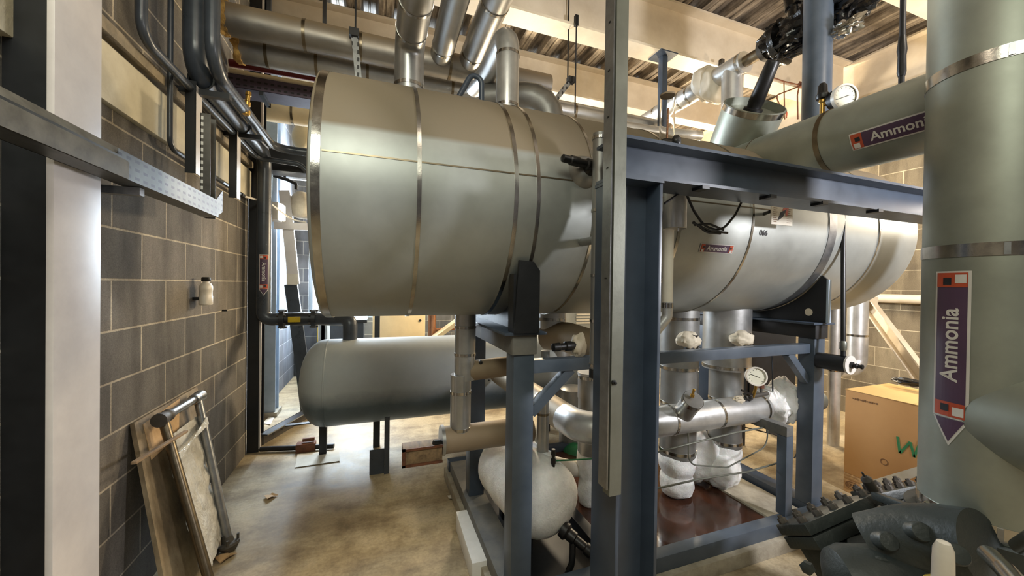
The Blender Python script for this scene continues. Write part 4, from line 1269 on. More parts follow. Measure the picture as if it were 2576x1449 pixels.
# ================================================================ PIPES UNDER THE DRUM, LEFT
q = at(1171, 800, Y=2.05); xa = q.x
zt = DZ - DR + 0.02
zm = at(1168, 945, Y=2.05).z; zl = at(1165, 1105, Y=2.05).z
t = thing('dropper_pipe', 'clad dropper pipe under the drum with a side tee, left of the blue saddle', 'pipe', (xa, 2.05, zl))
obj('upper_cladding', MB().tube([(xa, 2.05, zt), (xa, 2.05, zm - 0.02)], 0.0575, 36), m_alu, t)
obj('lower_cladding', MB().tube([(xa - 0.022, 2.05, zm + 0.01), (xa - 0.022, 2.05, zl)], 0.0565, 36), m_alu, t)
for py, ox in ((822, 0), (890, 0)): obj('strap', MB().hoop((xa + ox, 2.05, at(1171, py, Y=2.05).z), (0, 0, 1), 0.0575, 0.016, 0.003, 36), m_band, t)
for py in (985, 1075): obj('strap', MB().hoop((xa - 0.022, 2.05, at(1161, py, Y=2.05).z), (0, 0, 1), 0.0565, 0.016, 0.003, 36), m_band, t)
x1_ = at(1325, 930, Y=2.05).x
obj('tee_branch', MB().tube([(xa + 0.02, 2.05, zm + 0.025), (x1_, 2.05, zm + 0.045)], 0.056, 32), m_dusty, t)
obj('rivet', MB().blob(at(1230, 957, Y=1.99), (0.005, 0.004, 0.005), 0.1, 3, 10, 8), m_dark, t)
v0 = at(1205, 912, Y=2.02)
bottle_valve(t, v0 + Vector((0, 0, 0)), (0.9, 0.2, -0.3), 0.07, m_black, 0.012)
q = at(1110, 1108, Y=2.05)
xe = at(1335, 1100, Y=2.05).x
t = thing('return_header', 'low clad header pipe at the dropper foot with a stained block on its end', 'pipe', (q.x, 2.05, q.z - 0.072))
obj('cladding', MB().tube([(q.x, 2.05, q.z), (xe, 2.05, q.z)], 0.072, 40), m_dusty, t)
obj('end_plate', MB().lathe([(0.01, -0.004), (0.08, -0.003), (0.08, 0.014), (0.072, 0.016)], (q.x, 2.05, q.z), (1, 0, 0), 40), m_alu, t)
obj('valve_stub', MB().lathe([(0.012, 0), (0.02, 0.01), (0.02, 0.05), (0.01, 0.055)], (q.x - 0.002, 2.0, q.z + 0.005), (-1, -0.2, 0.1), 12), m_black, t)
qa, qb = at(1012, 1133, Y=2.02), at(1108, 1130, Y=2.02)
b = MB().box(qa.x, 1.97, qb.z - 0.045, q.x - 0.006, 2.06, qb.z + 0.045, 0.006)
obj('end_block', b, m_woodold, t, label='rust stained timber block')
obj('frame_strip', MB().box(qa.x - 0.004, 1.962, qb.z + 0.035, q.x - 0.006, 1.97, qb.z + 0.047).box(qa.x - 0.004, 1.962, qb.z - 0.047, q.x - 0.006, 1.97, qb.z - 0.035).box(qa.x - 0.004, 1.962, qb.z - 0.047, qa.x + 0.012, 1.97, qb.z + 0.047), m_rust, t)

# dusty elbow under the drum between saddle and strut
q = at(1388, 800, Y=2.1)
t = thing('drum_outlet', 'dusty brown outlet elbow under the drum beside the left saddle', 'pipe', (q.x, 2.1, 1.2))
obj('nozzle', MB().cyl((q.x, 2.1, 1.28), (q.x, 2.1, zt), 0.085, n=40), m_alubright, t)
obj('strap', MB().hoop((q.x, 2.1, 1.345), (0, 0, 1), 0.085, 0.018, 0.003, 40), m_band, t)
qe = at(1510, 905, Y=1.68)
obj('elbow', MB().tube([(q.x - 0.02, 2.12, 1.24), (q.x + 0.05, 1.98, 1.245), (qe.x, 1.78, qe.z + 0.06), (qe.x + 0.15, 1.70, qe.z + 0.04)], 0.088, 36, bend=0.1), m_dusty, t)
p = at(1456, 868, Y=1.63)
t2 = thing('foamed_valve', 'black hand valve with a cream foam collar below the drum, left of the standpipe', 'valve', p)
obj('foam_collar', MB().blob(p, (0.042, 0.03, 0.058), 0.3, 3, 28, 18, 5), m_foam, t2)
obj('spindle', MB().lathe([(0.018, 0), (0.02, 0.02), (0.024, 0.03), (0.024, 0.06), (0.017, 0.065), (0.017, 0.09), (0.021, 0.095), (0.02, 0.13), (0.01, 0.135)], p + Vector((-0.02, -0.005, 0.0)), (-1, -0.1, -0.02), 16), m_black, t2)
p = at(1372, 880, Y=1.70)
single('short_stub', MB().cyl((p.x, 1.70, 1.14), (p.x, 1.70, 1.225), 0.022, n=20), m_aludim, 'short dusty stub of pipe standing on the blue rail', 'pipe')

# frosted pot on the left of the skid
pc = at(1377, 1262, Y=1.80)
pz = pc.z; px_ = pc.x
prof = [(0, -0.02)]
for k in range(1, 11):
    a = PI / 2 * k / 10
    prof.append((0.205 * math.sin(a), 0.13 * (1 - math.cos(a)) - 0.02))
for k in range(1, 12): prof.append((0.205, 0.11 + 0.42 * k / 12))
for k in range(0, 10):
    a = PI / 2 * k / 9
    prof.append((0.205 * math.cos(a), 0.53 + 0.13 * math.sin(a)))
t = thing('frosted_pot', 'frost covered horizontal oil pot with a domed end facing the camera', 'vessel', (px_, 2.0, pz - 0.2))
obj('shell', MB().lathe(prof, (px_, 1.73, pz), (-0.10, 0.98, 0.0), 64).rough(0.006, 9).rough(0.0025, 40), m_frost, t)
q = at(1366, 1030, Y=1.95)
obj('inlet_pipe', MB().tube([(q.x, 1.95, pz + 0.14), (q.x, 1.95, at(1366, 1000, Y=1.95).z)], 0.034, 28), m_alu, t)
obj('strap', MB().hoop((q.x, 1.95, at(1366, 1040, Y=1.95).z), (0, 0, 1), 0.034, 0.012, 0.003, 28), m_bandd, t)
obj('frost_collar', MB().blob((q.x, 1.95, pz + 0.16), (0.07, 0.07, 0.05), 0.2, 3, 28, 18, 3), m_frost, t)
p = at(1391, 1196, Y=1.80); p1 = at(1391, 1130, Y=1.80)
Lv = p1.z - p.z
obj('hand_valve', MB().lathe([(0.009, -0.03), (0.01, Lv * 0.45), (0.014, Lv * 0.47), (0.014, Lv * 0.62), (0.009, Lv * 0.65), (0.009, Lv * 0.76), (0.013, Lv * 0.78), (0.011, Lv)], p, (0, 0, 1), 14), m_black, t)
p = at(1425, 1338, Y=1.74)
tt2 = obj('drain_valve', MB().lathe([(0.04, -0.03), (0.045, 0.0), (0.032, 0.012), (0.032, 0.05), (0.024, 0.055), (0.024, 0.11), (0.03, 0.115), (0.03, 0.15), (0.012, 0.155)], p, (0.6, -0.7, -0.42), 20), m_black, t)
obj('drain_hose', MB().tube([p + Vector((0.02, -0.03, -0.02)), at(1440, 1395, Y=1.69), at(1438, 1420, Y=1.68), (at(1430, 1440, Y=1.68).x, 1.68, 0.1)], 0.016, 12, bend=0.05), m_black, t)
obj('pot_foot', MB().box(px_ - 0.1, 1.85, 0.098, px_ - 0.06, 1.9, pz - 0.12).box(px_ - 0.12, 2.2, 0.098, px_ - 0.08, 2.25, pz - 0.1), m_dark, t)
obj('liquid_arm', MB().tube([(px_ + 0.1, 2.05, pz + 0.08), at(1448, 1180, Y=2.2), at(1478, 1165, Y=2.3)], 0.05, 24), m_whiteins, t, label='white insulated side arm')
single('sense_line', MB().tube([at(1396, 1159, Y=1.80), at(1440, 1157, Y=1.8), at(1560, 1149, Y=1.8)], 0.0045, 8), m_grn, 'thin green tinged sensing line running right from the frosted pot valve', 'line')

# third suction pipe behind the strut
q = at(1487, 1000, Y=2.1)
def frost_foot(t, x, y, z0, z1, r, seed, lobes, foot=1.0):
    """frost swollen pipe bottom made of overlapping lumps in one skin each"""
    return None
def suction_pipe(name, lab, px, pyt, pyb, Y, r0, r1, pym, frost, straps=(), seed=1, top=None):
    ztp = top if top is not None else at(px, pyt, Y=Y).z
    zmid, zb_ = at(px, pym, Y=Y).z, at(px, pyb, Y=Y).z
    zf = at(px, frost, Y=Y).z
    x = at(px, (pyt + pyb) / 2, Y=Y).x
    t = thing(name, lab, 'pipe', (x, Y, zb_))
    obj('upper_cladding', MB().cyl((x, Y, zmid), (x, Y, ztp), r0, n=44), m_aludim if seed % 2 else m_alu, t)
    obj('lower_cladding', MB().cyl((x, Y, zf - 0.02), (x, Y, zmid), r1, n=44), m_aludim, t)
    for py in straps:
        zz = at(px, py, Y=Y).z
        obj('strap', MB().hoop((x, Y, zz), (0, 0, 1), r0 if zz > zmid else r1, 0.02, 0.003, 44), m_band, t)
    h = zf - zb_
    prof = [(0, 0), (r1 * 0.5, 0.004), (r1 * 0.85, h * 0.1), (r1 * 0.98, h * 0.25), (r1 * 0.95, h * 0.42), (r1 * 0.86, h * 0.52), (r1 * 0.98, h * 0.64), (r1 * 1.06, h * 0.78), (r1 * 1.0, h * 0.95), (r1 * 0.8, h * 1.03)]
    pp = []
    for (a, b_), (c_, d_) in zip(prof, prof[1:]):
        for k in range(3): pp.append((a + (c_ - a) * k / 3, b_ + (d_ - b_) * k / 3))
    pp.append(prof[-1])
    obj('frost', MB().lathe(pp, (x, Y, zb_), (0, 0, 1), 48).rough(0.012, 7, seed).rough(0.004, 20, seed), m_frost, t, label='white frost on the pipe foot')
    return t, x, zb_, zf
tA, xA, zA, zfA = suction_pipe('suction_pipe', 'left clad suction pipe under the drum, frosted foot nearest the gantry post', 1706, 785, 1245, 2.05, 0.126, 0.118, 925, 1135, (800, 922, 1010, 1128), 1, DZ - DR + 0.03)
obj('flange_ring', MB().cyl((xA, 2.05, 1.355), (xA, 2.05, DZ - DR + 0.02), 0.1, n=40), m_alubright, tA)
tB, xB, zB, zfB = suction_pipe('suction_pipe', 'right clad suction pipe with a wide upper sleeve and a swollen frosted foot', 1825, 785, 1212, 2.05, 0.158, 0.112, 925, 1110, (918, 1000, 1105), 2, DZ - DR + 0.04)
obj('frost', MB().blob((xB - 0.17, 2.12, zB + 0.20), (0.12, 0.13, 0.19), 0.22, 2.6, 40, 26, 7), m_frost, tB)
obj('frost', MB().blob((xB - 0.07, 2.02, zB + 0.13), (0.12, 0.12, 0.13), 0.2, 2.6, 40, 26, 11), m_frost, tB)
tC, xC, zC, zfC = suction_pipe('suction_pipe', 'clad suction pipe with a frosted foot half hidden behind the tall strut', 1484, 940, 1275, 2.15, 0.085, 0.08, 1000, 1130, (947, 1090), 3)
suction_pipe('suction_pipe', 'dull olive pipe standing between the two frosted suction pipes', 1764, 930, 1120, 2.62, 0.098, 0.095, 1000, 1080, (), 5)
obj('cap', MB().cyl((xC, 2.15, at(1484, 942, Y=2.15).z), (xC, 2.15, at(1484, 936, Y=2.15).z), 0.088, n=40), m_alubright, tC)
for i, (px, py, Yv, par) in enumerate(((1733, 855, 1.875, tA), (1866, 850, 1.85, tB))):
    p = at(px, py, Y=Yv)
    v = thing('foamed_valve', ('lump of cream foam over a valve on the left suction pipe', 'lump of cream foam over a valve on the right suction pipe')[i], 'valve', p)
    obj('foam', MB().blob(p, (0.078, 0.06, 0.052), 0.28, 2.4, 36, 24, 4 + i * 3), m_foam, v)
    obj('valve_body', MB().lathe([(0.03, 0.05), (0.022, -0.03), (0.03, -0.04), (0.03, -0.06), (0.02, -0.075)], p + Vector((0.01, -0.01, -0.01)), (0.1, -0.2, 1), 16), m_black, v)
    bottle_valve(v, p + Vector((0.04, -0.02, -0.05)), (0.9, -0.2, -0.4), 0.09, m_black, 0.014)

# bright pipe across the front of the skid
bz = 0.748
xr = at(1915, 1020, Y=1.8).x
t = thing('liquid_header', 'bright clad pipe along the skid front resting on the inverted L support', 'pipe', (1.9, 1.8, bz - 0.09))
obj('cladding', MB().tube([(1.09, 2.02, bz), (1.10, 1.9, bz), (1.18, 1.8, bz), (xr, 1.8, bz)], 0.088, 44, bend=0.08, seg=5), m_alubright, t)
obj('dusty_cladding', MB().tube([(1.02, 3.1, bz + 0.03), (1.09, 2.02, bz)], 0.087, 44), m_dustflat, t, label='dusty brown length of cladding')
for px in (1698, 1815, 1925):
    x = at(px, 1030, Y=1.75).x
    obj('strap', MB().hoop((x, 1.8, bz), (1, 0, 0), 0.088, 0.016, 0.003, 44), m_band, t)
obj('strap', MB().hoop((1.075, 2.3, bz + 0.008), (-0.07, 1, 0), 0.088, 0.014, 0.003, 44), m_bandd, t)
p = at(1722, 1035, Y=1.74); p2 = at(1748, 1000, Y=1.64)
dv = (p2 - p).normalized()
pe = p + dv * 0.155
obj('strainer_jacket', MB().lathe([(0.055, -0.03), (0.055, 0.155), (0.0, 0.156)], p - dv * 0.02, dv, 36), m_alu, t)
obj('strainer_band', MB().hoop(p + dv * 0.118, dv, 0.055, 0.03, 0.003, 36), m_band, t)
obj('brass_stem', MB().lathe([(0.012, 0), (0.012, 0.015), (0.007, 0.018), (0.007, 0.04), (0.009, 0.045), (0.004, 0.05)], p + dv * 0.135 + Vector((-0.012, 0, 0.015)), (0.1, -0.2, 1), 12), m_brass, t)
x2_ = at(1945, 1020, Y=1.8).x; x3_ = at(1988, 1010, Y=1.8).x
obj('frost', MB().blob((x2_ - 0.01, 1.8, bz), (0.085, 0.115, 0.115), 0.35, 3, 40, 26, 2), m_frost, t)
obj('frost', MB().blob((x2_ + 0.08, 1.79, bz + 0.02), (0.065, 0.12, 0.15), 0.35, 3, 40, 26, 6), m_frost, t)
obj('frost', MB().blob((x2_ + 0.17, 1.8, bz), (0.06, 0.09, 0.09), 0.3, 3, 40, 26, 9), m_frost, t)
obj('end_pipe', MB().tube([(x2_ + 0.15, 1.8, bz), (3.02, 1.8, bz)], 0.075, 36), m_strut, t, label='dull olive pipe end')
# valve manifold and gauge
q = at(1903, 947, Y=1.72)
gauge(q, (EYE - q).normalized() * 0.8 + Vector((0, -0.4, 0)), 0.056, 'white rimmed gauge standing over the bright pipe before the dark panel', Vector((q.x, 1.74, bz + 0.1)), 160)
t = thing('valve_manifold', 'dark little valve manifold on the bright pipe under the gauge', 'valve', (q.x, 1.76, bz + 0.08))
obj('bar', MB().tube([(q.x - 0.06, 1.75, bz + 0.1), (q.x + 0.14, 1.75, bz + 0.11)], 0.015, 12), m_castdust, t)
obj('body', MB().blob((q.x - 0.03, 1.76, bz + 0.095), (0.04, 0.03, 0.025), 0.3, 4, 20, 14, 2), m_black, t)
obj('lever', MB().bar((q.x - 0.02, 1.73, bz + 0.12), (q.x - 0.13, 1.72, bz + 0.16), 0.012, 0.006, (0, 0, 1)), m_black, t)
obj('riser', MB().cyl((q.x + 0.085, 1.75, bz + 0.1), (q.x + 0.085, 1.75, bz + 0.27), 0.008, n=10), m_castdust, t)
obj('riser_nut', MB().cyl((q.x + 0.085, 1.75, bz + 0.15), (q.x + 0.085, 1.75, bz + 0.2), 0.018, n=8), m_rust, t)
obj('foot_tape', MB().blob((q.x - 0.09, 1.77, bz + 0.085), (0.035, 0.03, 0.02), 0.5, 5, 20, 14, 5), m_foam, t)
# small lines
def line(name, lab, pts, r=0.005, mat=None, bend=0.03):
    return single(name, MB().tube(pts, r, 8, bend), mat or m_castdust, lab, 'line')
line('capillary_line', 'upper thin line sloping across in front of the frosted feet', [at(1655, 1137, Y=1.66), at(1740, 1115, Y=1.66), at(1850, 1088, Y=1.68), at(1925, 1075, Y=1.7)], 0.0055, m_strut)
line('capillary_line', 'lowest thin line sloping across in front of the frosted feet', [at(1652, 1229, Y=1.62), at(1760, 1205, Y=1.62), at(1880, 1187, Y=1.64), at(1972, 1160, Y=1.66)], 0.0055, m_strut)
line('capillary_line', 'thin line rising to the right from behind the left frosted foot', [at(1731, 1070, Y=1.75), at(1732, 1169, Y=1.75), at(1830, 1176, Y=1.75), at(1930, 1122, Y=1.8), at(1932, 1035, Y=1.8)], 0.0045, m_strut, 0.08)
line('capillary_line', 'thin dark line looping down right of the inverted L support', [at(2008, 1040, Y=1.9), at(2009, 1130, Y=1.9), at(2000, 1150, Y=1.9), at(1998, 1152, Y=1.9)], 0.0045, m_dark, 0.04)
line('capillary_line', 'thin dark line crossing to the inverted L under the bright pipe', [at(1862, 1072, Y=1.95), at(1915, 1085, Y=1.95), at(1970, 1098, Y=1.95)], 0.0045, m_dark)
line('capillary_line', 'thin dark line dropping under the manifold beside the right suction pipe', [at(1868, 1070, Y=1.95), at(1866, 1100, Y=1.95), at(1855, 1130, Y=1.95)], 0.0045, m_dark)
t = line('capillary_line', 'upright thin line rising from the manifold to the drum', [at(1944, 985, Y=1.78), at(1942, 890, Y=1.78)], 0.0045, m_pipe)
# sight column on the right of the gantry post
q = at(1697, 575, Y=1.40); q1 = at(1697, 430, Y=1.40)
t = thing('float_column', 'shiny can hanging over a slim white pipe right of the gantry post', 'pipe', (q.x, 1.40, at(1680, 775, Y=1.40).z))
obj('can', MB().lathe([(0.052, q1.z), (0.052, q.z), (0.05, q.z - 0.002), (0.047, q.z + 0.008), (0.0, q.z + 0.01)], (q.x, 1.40, 0), (0, 0, 1), 44), m_alubright, t)
xs = at(1680, 700, Y=1.40).x
zs = at(1680, 760, Y=1.40).z
obj('slim_pipe', MB().cyl((xs, 1.40, zs), (xs, 1.40, q.z - 0.01), 0.0235, n=28), m_whiteins, t)
obj('strap', MB().hoop((xs, 1.40, at(1680, 768, Y=1.40).z), (0, 0, 1), 0.0235, 0.022, 0.003, 28), m_band, t)
obj('slim_pipe', MB().tube([(xs, 1.40, zs), (xs, 1.40, zs - 0.07), (xs - 0.09, 1.44, zs - 0.2)], 0.0235, 24, bend=0.03, seg=2), m_alubright, t)
obj('peg', MB().cyl((xs + 0.018, 1.36, q.z - 0.02), (xs + 0.018, 1.36, q.z + 0.02), 0.003, n=8), m_band, t)
obj('drum_arm', MB().tube([(q.x, 1.40, 1.9), (q.x, 1.484, 1.9)], 0.02, 12), m_aludim, t)
# loose cables under the beam
a = [at(1722, 478, Y=1.3), at(1745, 530, Y=1.3), at(1772, 570, Y=1.3), at(1815, 582, Y=1.3), at(1850, 540, Y=1.3), at(1874, 490, Y=1.3), at(1874, 470, Y=1.3)]
t = thing('coiled_cable', 'black cable hanging in a bundled loop under the blue beam', 'cable', at(1790, 585, Y=1.3))
obj('loop', MB().tube(a, 0.0055, 8, bend=0.12), m_black, t)
for k, (x0, y0, x1c, y1c) in enumerate(((1742, 560, 1830, 586), (1748, 566, 1820, 578), (1744, 558, 1812, 588))):
    obj('bundle_turn', MB().tube([at(x0, y0, Y=1.29), at((x0 + x1c) / 2, (y0 + y1c) / 2 + (8, -9, 12)[k], Y=1.285), at(x1c, y1c, Y=1.29)], 0.005, 8, bend=0.08), m_black, t)
single('loose_cable', MB().tube([at(1672, 512, Y=1.27), at(1728, 474, Y=1.27)], 0.0055, 8), m_black, 'short black cable slanting up from the gantry post to the beam', 'cable')
# rod and white disc valve at the right
q = at(2121, 895, Y=1.45); q1 = at(2121, 540, Y=1.45)
t = thing('drain_rod', 'black conduit bending down from behind the beam to a white disc valve', 'pipe', q)
obj('conduit', MB().tube([at(2160, 526, Y=1.55), at(2121, 527, Y=1.5), (q.x, 1.45, q.z)], 0.0125, 14, bend=0.05), m_black, t)
obj('joint', MB().lathe([(0.013, 0), (0.018, 0.01), (0.018, 0.05), (0.013, 0.06)], (q.x, 1.45, q.z + 0.03), (0, 0, 1), 14), m_strut, t)
p = at(2138, 918, Y=1.42)
v = thing('disc_valve', 'valve with a white end disc and black spindle right of the saddle post', 'valve', p)
obj('body', MB().cyl(p, p + Vector((-0.02, 0.16, 0.0)), 0.05, n=32), m_dark, v)
dn = Vector((0.0, -1, 0.03)).normalized()
obj('disc', MB().cyl(p - dn * 0.004, p + dn * 0.006, 0.056, n=40), m_labwhite, v)
bottle_valve(v, p + dn * 0.004, dn + Vector((0.1, 0, -0.05)), 0.06, m_black, 0.016)

# ================================================================ REAR HALL
# electrical panel behind the right suction pipe
t = thing('switch_cabinet', 'dark switch cabinet on legs standing behind the right suction pipe and gauge', 'cabinet', (3.7, 2.75, 0))
obj('body', MB().box(3.36, 2.62, 0.42, 4.06, 2.92, 1.5, 0.008), m_dark, t)
obj('door', MB().box(3.39, 2.605, 0.46, 4.03, 2.62, 1.46, 0.004), m_dark, t)
for x in (3.40, 3.98): obj('leg', MB().box(x, 2.68, 0, x + 0.04, 2.86, 0.42), m_dark, t)
q = at(955, 845, Y=5.9); q1 = at(1066, 845, Y=5.9)
t = thing('electrical_cabinet', 'cream electrical cabinet seen under the drum beyond the receiver', 'cabinet', (q.x, 5.9, 0))
obj('body', MB().box(q.x - 0.1, 5.9, 0.05, q1.x + 0.02, 6.4, 1.75, 0.006), m_cab, t)
obj('door', MB().box(q.x, 5.88, 0.1, q1.x, 5.9, 1.72, 0.004), m_cab, t)
obj('plinth', MB().box(q.x - 0.09, 5.92, 0, q1.x + 0.01, 6.38, 0.05), m_dark, t)
k = at(1057, 806, Y=5.88)
obj('lock', MB().cyl((k.x, 5.87, k.z), (k.x, 5.88, k.z), 0.018, n=14), m_dark, t)
single('dark_post', MB().box(*(at(948, 900, Y=5.6) - Vector((0.035, 0, 0)))[:2], 0, at(948, 900, Y=5.6).x + 0.035, 5.66, 2.6), m_dark, 'thin dark post in front of the cream cabinet', 'post')
q = at(1087, 830, Y=5.4)
single('copper_riser', MB().tube([(q.x, 5.4, 0), (q.x, 5.4, 2.7)], 0.055, 20), m_copper, 'copper coloured riser pipe beyond the receiver right of the cream cabinet', 'pipe')
single('copper_branch', MB().tube([(q.x + 0.055, 5.4, q.z), (q.x + 0.5, 5.4, q.z + 0.02)], 0.025, 14), m_copper, 'small copper branch leaving the riser pipe', 'pipe')
a, b_ = at(1095, 848, Y=5.2), at(1150, 808, Y=5.2)
single('cream_ramp', MB().bar(a - (b_ - a) * 0.8, b_ + (b_ - a) * 1.2, 0.22, 0.05, (0, 1, 0)), m_cab, 'cream sloping duct side glimpsed right of the copper riser', 'duct')
q = at(803, 840, Y=5.6)
single('yellow_post', MB().cyl((q.x, 5.6, 0), (q.x - 0.0, 5.6, q.z + 0.2), 0.022, n=16), m_yellow, 'slim yellow post beyond the receiver tank', 'post')
q = at(815, 840, Y=6.2)
t = thing('dark_machine', 'dark machine against the far wall seen between drum and receiver', 'machine', (q.x + 0.25, 6.3, 0))
obj('body', MB().box(q.x - 0.05, 6.1, 0, q.x + 0.55, 6.7, 0.95, 0.01), m_slate, t)
obj('top_plate', MB().box(q.x - 0.1, 6.05, 0.95, q.x + 0.6, 6.75, 1.0, 0.006), m_dark, t)
q = at(1462, 850, Y=4.6)
t = thing('louvred_machine', 'pale machine with louvres glimpsed behind the standpipe under the drum', 'machine', (q.x, 4.9, 0))
obj('body', MB().box(q.x - 0.35, 4.65, 0, q.x + 0.6, 5.3, 1.33, 0.01), m_bluecab, t)
for k in range(7): obj('louvre', MB().box(q.x - 0.06, 4.63, 1.02 + k * 0.04, q.x + 0.4, 4.65, 1.04 + k * 0.04), m_paper, t)
q = at(1435, 815, Y=3.2)
single('grey_motor', MB().lathe([(0.05, 0.3), (0.1, 0.31), (0.11, 0.9), (0.1, 1.15), (0.06, 1.17)], (q.x, 3.4, 0.0), (0, 0, 1), 28), m_aludim, 'upright grey canister behind the drum outlet', 'canister')
q = at(1455, 1146, Y=2.85)
t = thing('green_pump', 'small green pump or valve body on the floor behind the frosted pot', 'pump', (q.x, 2.85, 0))
obj('body', MB().lathe([(0.02, -0.12), (0.075, -0.11), (0.1, -0.05), (0.1, 0.05), (0.075, 0.1), (0.03, 0.12)], (q.x, 2.85, q.z), (0.6, -0.75, 0), 32).rough(0.012, 12), m_grn, t)
for k in range(8):
    w = 2 * PI * k / 8
    obj('bolt', MB().obox(Vector((q.x, 2.85, q.z)) + Vector((0.8 * math.cos(w) * 0.09, 0.6 * math.cos(w) * 0.09, math.sin(w) * 0.09)) + Vector((0.04, -0.06, 0)), (0.022, 0.05, 0.022)), m_grn, t)
obj('stand', MB().box(q.x - 0.05, 2.8, 0, q.x + 0.05, 2.9, q.z - 0.08), m_dark, t)
q = at(1410, 1085, Y=3.1)
single('red_motor', MB().cyl((q.x, 3.05, 0.33), (q.x + 0.02, 3.35, 0.33), 0.075, n=24), m_rust, 'rust red motor end low behind the vertical inlet pipe', 'motor')
single('grey_shroud', MB().lathe([(0.09, 0), (0.12, 0.01), (0.12, 0.5), (0.08, 0.52)], (at(1440, 1060, Y=3.0).x, 3.0, 0.12), (0, 0, 1), 32), m_aludim, 'grey cylindrical shroud behind the bent clad pipe', 'canister')
# far tanks, beige pipe, trays left behind the drum
for i, (px, py, r, lab) in enumerate(((741, 512, 0.155, 'lower beige tank end just left of the drum beside the lit lamp'), (748, 336, 0.16, 'upper beige tank end left of the drum below the beige pipe'))):
    p = at(px, py, Y=4.85)
    prof = [(0, 0)] + [(r * math.sin(PI / 2 * k / 10), 0.08 * (1 - math.cos(PI / 2 * k / 10))) for k in range(1, 11)] + [(r, 0.5), (r, 1.1), (0, 1.1)]
    t = thing('far_tank', lab, 'tank', (p.x, 4.85, p.z - r))
    obj('shell', MB().lathe(prof, (p.x - 0.02, 4.85, p.z), (0.75, 0.66, 0), 48), m_foam if i == 0 else m_cab, t)
    if i == 0: obj('handle', MB().tube([p + Vector((0.02, -0.03, r)), p + Vector((0.02, -0.03, r + 0.06)), p + Vector((-0.07, -0.03, r + 0.1)), p + Vector((-0.2, -0.03, r + 0.13))], 0.018, 10), m_black, t)
    obj('support', MB().box(p.x + 0.25, 4.95, 0, p.x + 0.31, 5.3, p.z - r + 0.02), m_pale, t)
q0, q1 = at(636, 272, Y=4.4), at(762, 282, Y=4.4)
pipe('beige_pipe', 'thick beige pipe crossing left of the drum above the tank ends', 'pipe', [(q0.x - 0.15, 4.4, q0.z), (q1.x + 1.0, 4.4, q0.z)], 0.105, m_cab, straps=(0.5,), smat=m_bandd, n=28)
q = at(665, 172, Y=3.45)
t = thing('pipe_rack', 'dark red pipe rack with a purple grey tray crossing left of the drum top', 'rack', (q.x, 3.45, q.z - 0.2))
z0 = at(600, 165, Y=3.45).z
x0, x1_ = -1.06, 0.6
obj('red_conduit', MB().tube([(x0, 3.43, z0), (x1_, 3.43, z0)], 0.028, 12), m_red, t)
obj('cream_conduit', MB().tube([(x0, 3.43, z0 - 0.065), (x1_, 3.43, z0 - 0.065)], 0.022, 12), m_cab, t)
obj('tray', MB().box(x0, 3.40, z0 - 0.19, x1_, 3.405, z0 - 0.09).box(x0, 3.40, z0 - 0.19, x1_, 3.6, z0 - 0.187), m_purple, t)
for x in (-0.86, -0.45): obj('rack_strut', MB().box(x, 3.4, z0 - 0.22, x + 0.03, 3.62, z0 - 0.19).box(x, 3.59, z0 - 0.22, x + 0.03, 3.62, 4.29), m_dark, t)
single('dark_duct', MB().box(-1.2, 4.05, z0 - 0.62, 0.5, 4.25, z0 - 0.42, 0.01), m_dark, 'dark flat duct in shade below the red pipe rack', 'duct')
# white frames in the daylit recess
q = at(735, 420, Y=5.3)
t = thing('framed_panel', 'small dark glazed panel in a white frame left of the drum', 'panel', q)
obj('panel', MB().box(q.x - 0.06, 5.3, q.z - 0.12, q.x + 0.5, 5.32, q.z + 0.12), m_dark, t)
obj('frame', MB().box(q.x - 0.09, 5.28, q.z - 0.15, q.x - 0.06, 5.33, q.z + 0.15).box(q.x - 0.09, 5.28, q.z + 0.12, q.x + 0.5, 5.33, q.z + 0.15).box(q.x - 0.09, 5.28, q.z - 0.15, q.x + 0.5, 5.33, q.z - 0.12), m_white, t)
obj('leg', MB().box(q.x + 0.3, 5.33, 0, q.x + 0.36, 5.39, q.z + 0.15), m_white, t)
q = at(742, 700, Y=4.9); q1 = at(722, 560, Y=4.9); q2 = at(752, 860, Y=4.9)
t = thing('white_brace', 'white steel brace and crossbar behind the left end of the drum', 'brace', (q.x, 4.9, 0))
obj('upright', MB().bar(at(716, 480, Y=4.9), at(740, 715, Y=4.9), 0.11, 0.05, (1, 0, 0)), m_white, t)
obj('crossbar', MB().bar(at(690, 567, Y=4.88), at(790, 572, Y=4.88), 0.05, 0.08, (0, 1, 0)), m_white, t)
a = at(760, 890, Y=4.92)
obj('leg', MB().bar(at(732, 715, Y=4.92), (a.x + 0.08, 4.92, 0), 0.13, 0.05, (1, 0, 0)), m_pipe, t)
q = at(735, 703, Y=4.84)
single('paper_notice', MB().box(q.x - 0.055, 4.845, q.z - 0.06, q.x + 0.055, 4.85, q.z + 0.06), m_paper, 'white paper notice taped to the brace left of the drum', 'notice')
a, b_ = at(712, 640, Y=5.0), at(750, 930, Y=5.0)
single('dark_hose', MB().tube([at(722, 600, Y=5.0), at(730, 760, Y=5.0), (b_.x + 0.05, 5.0, 0.02)], 0.022, 10), m_black, 'dark hose running down the recess wall behind the drop pipe', 'hose')
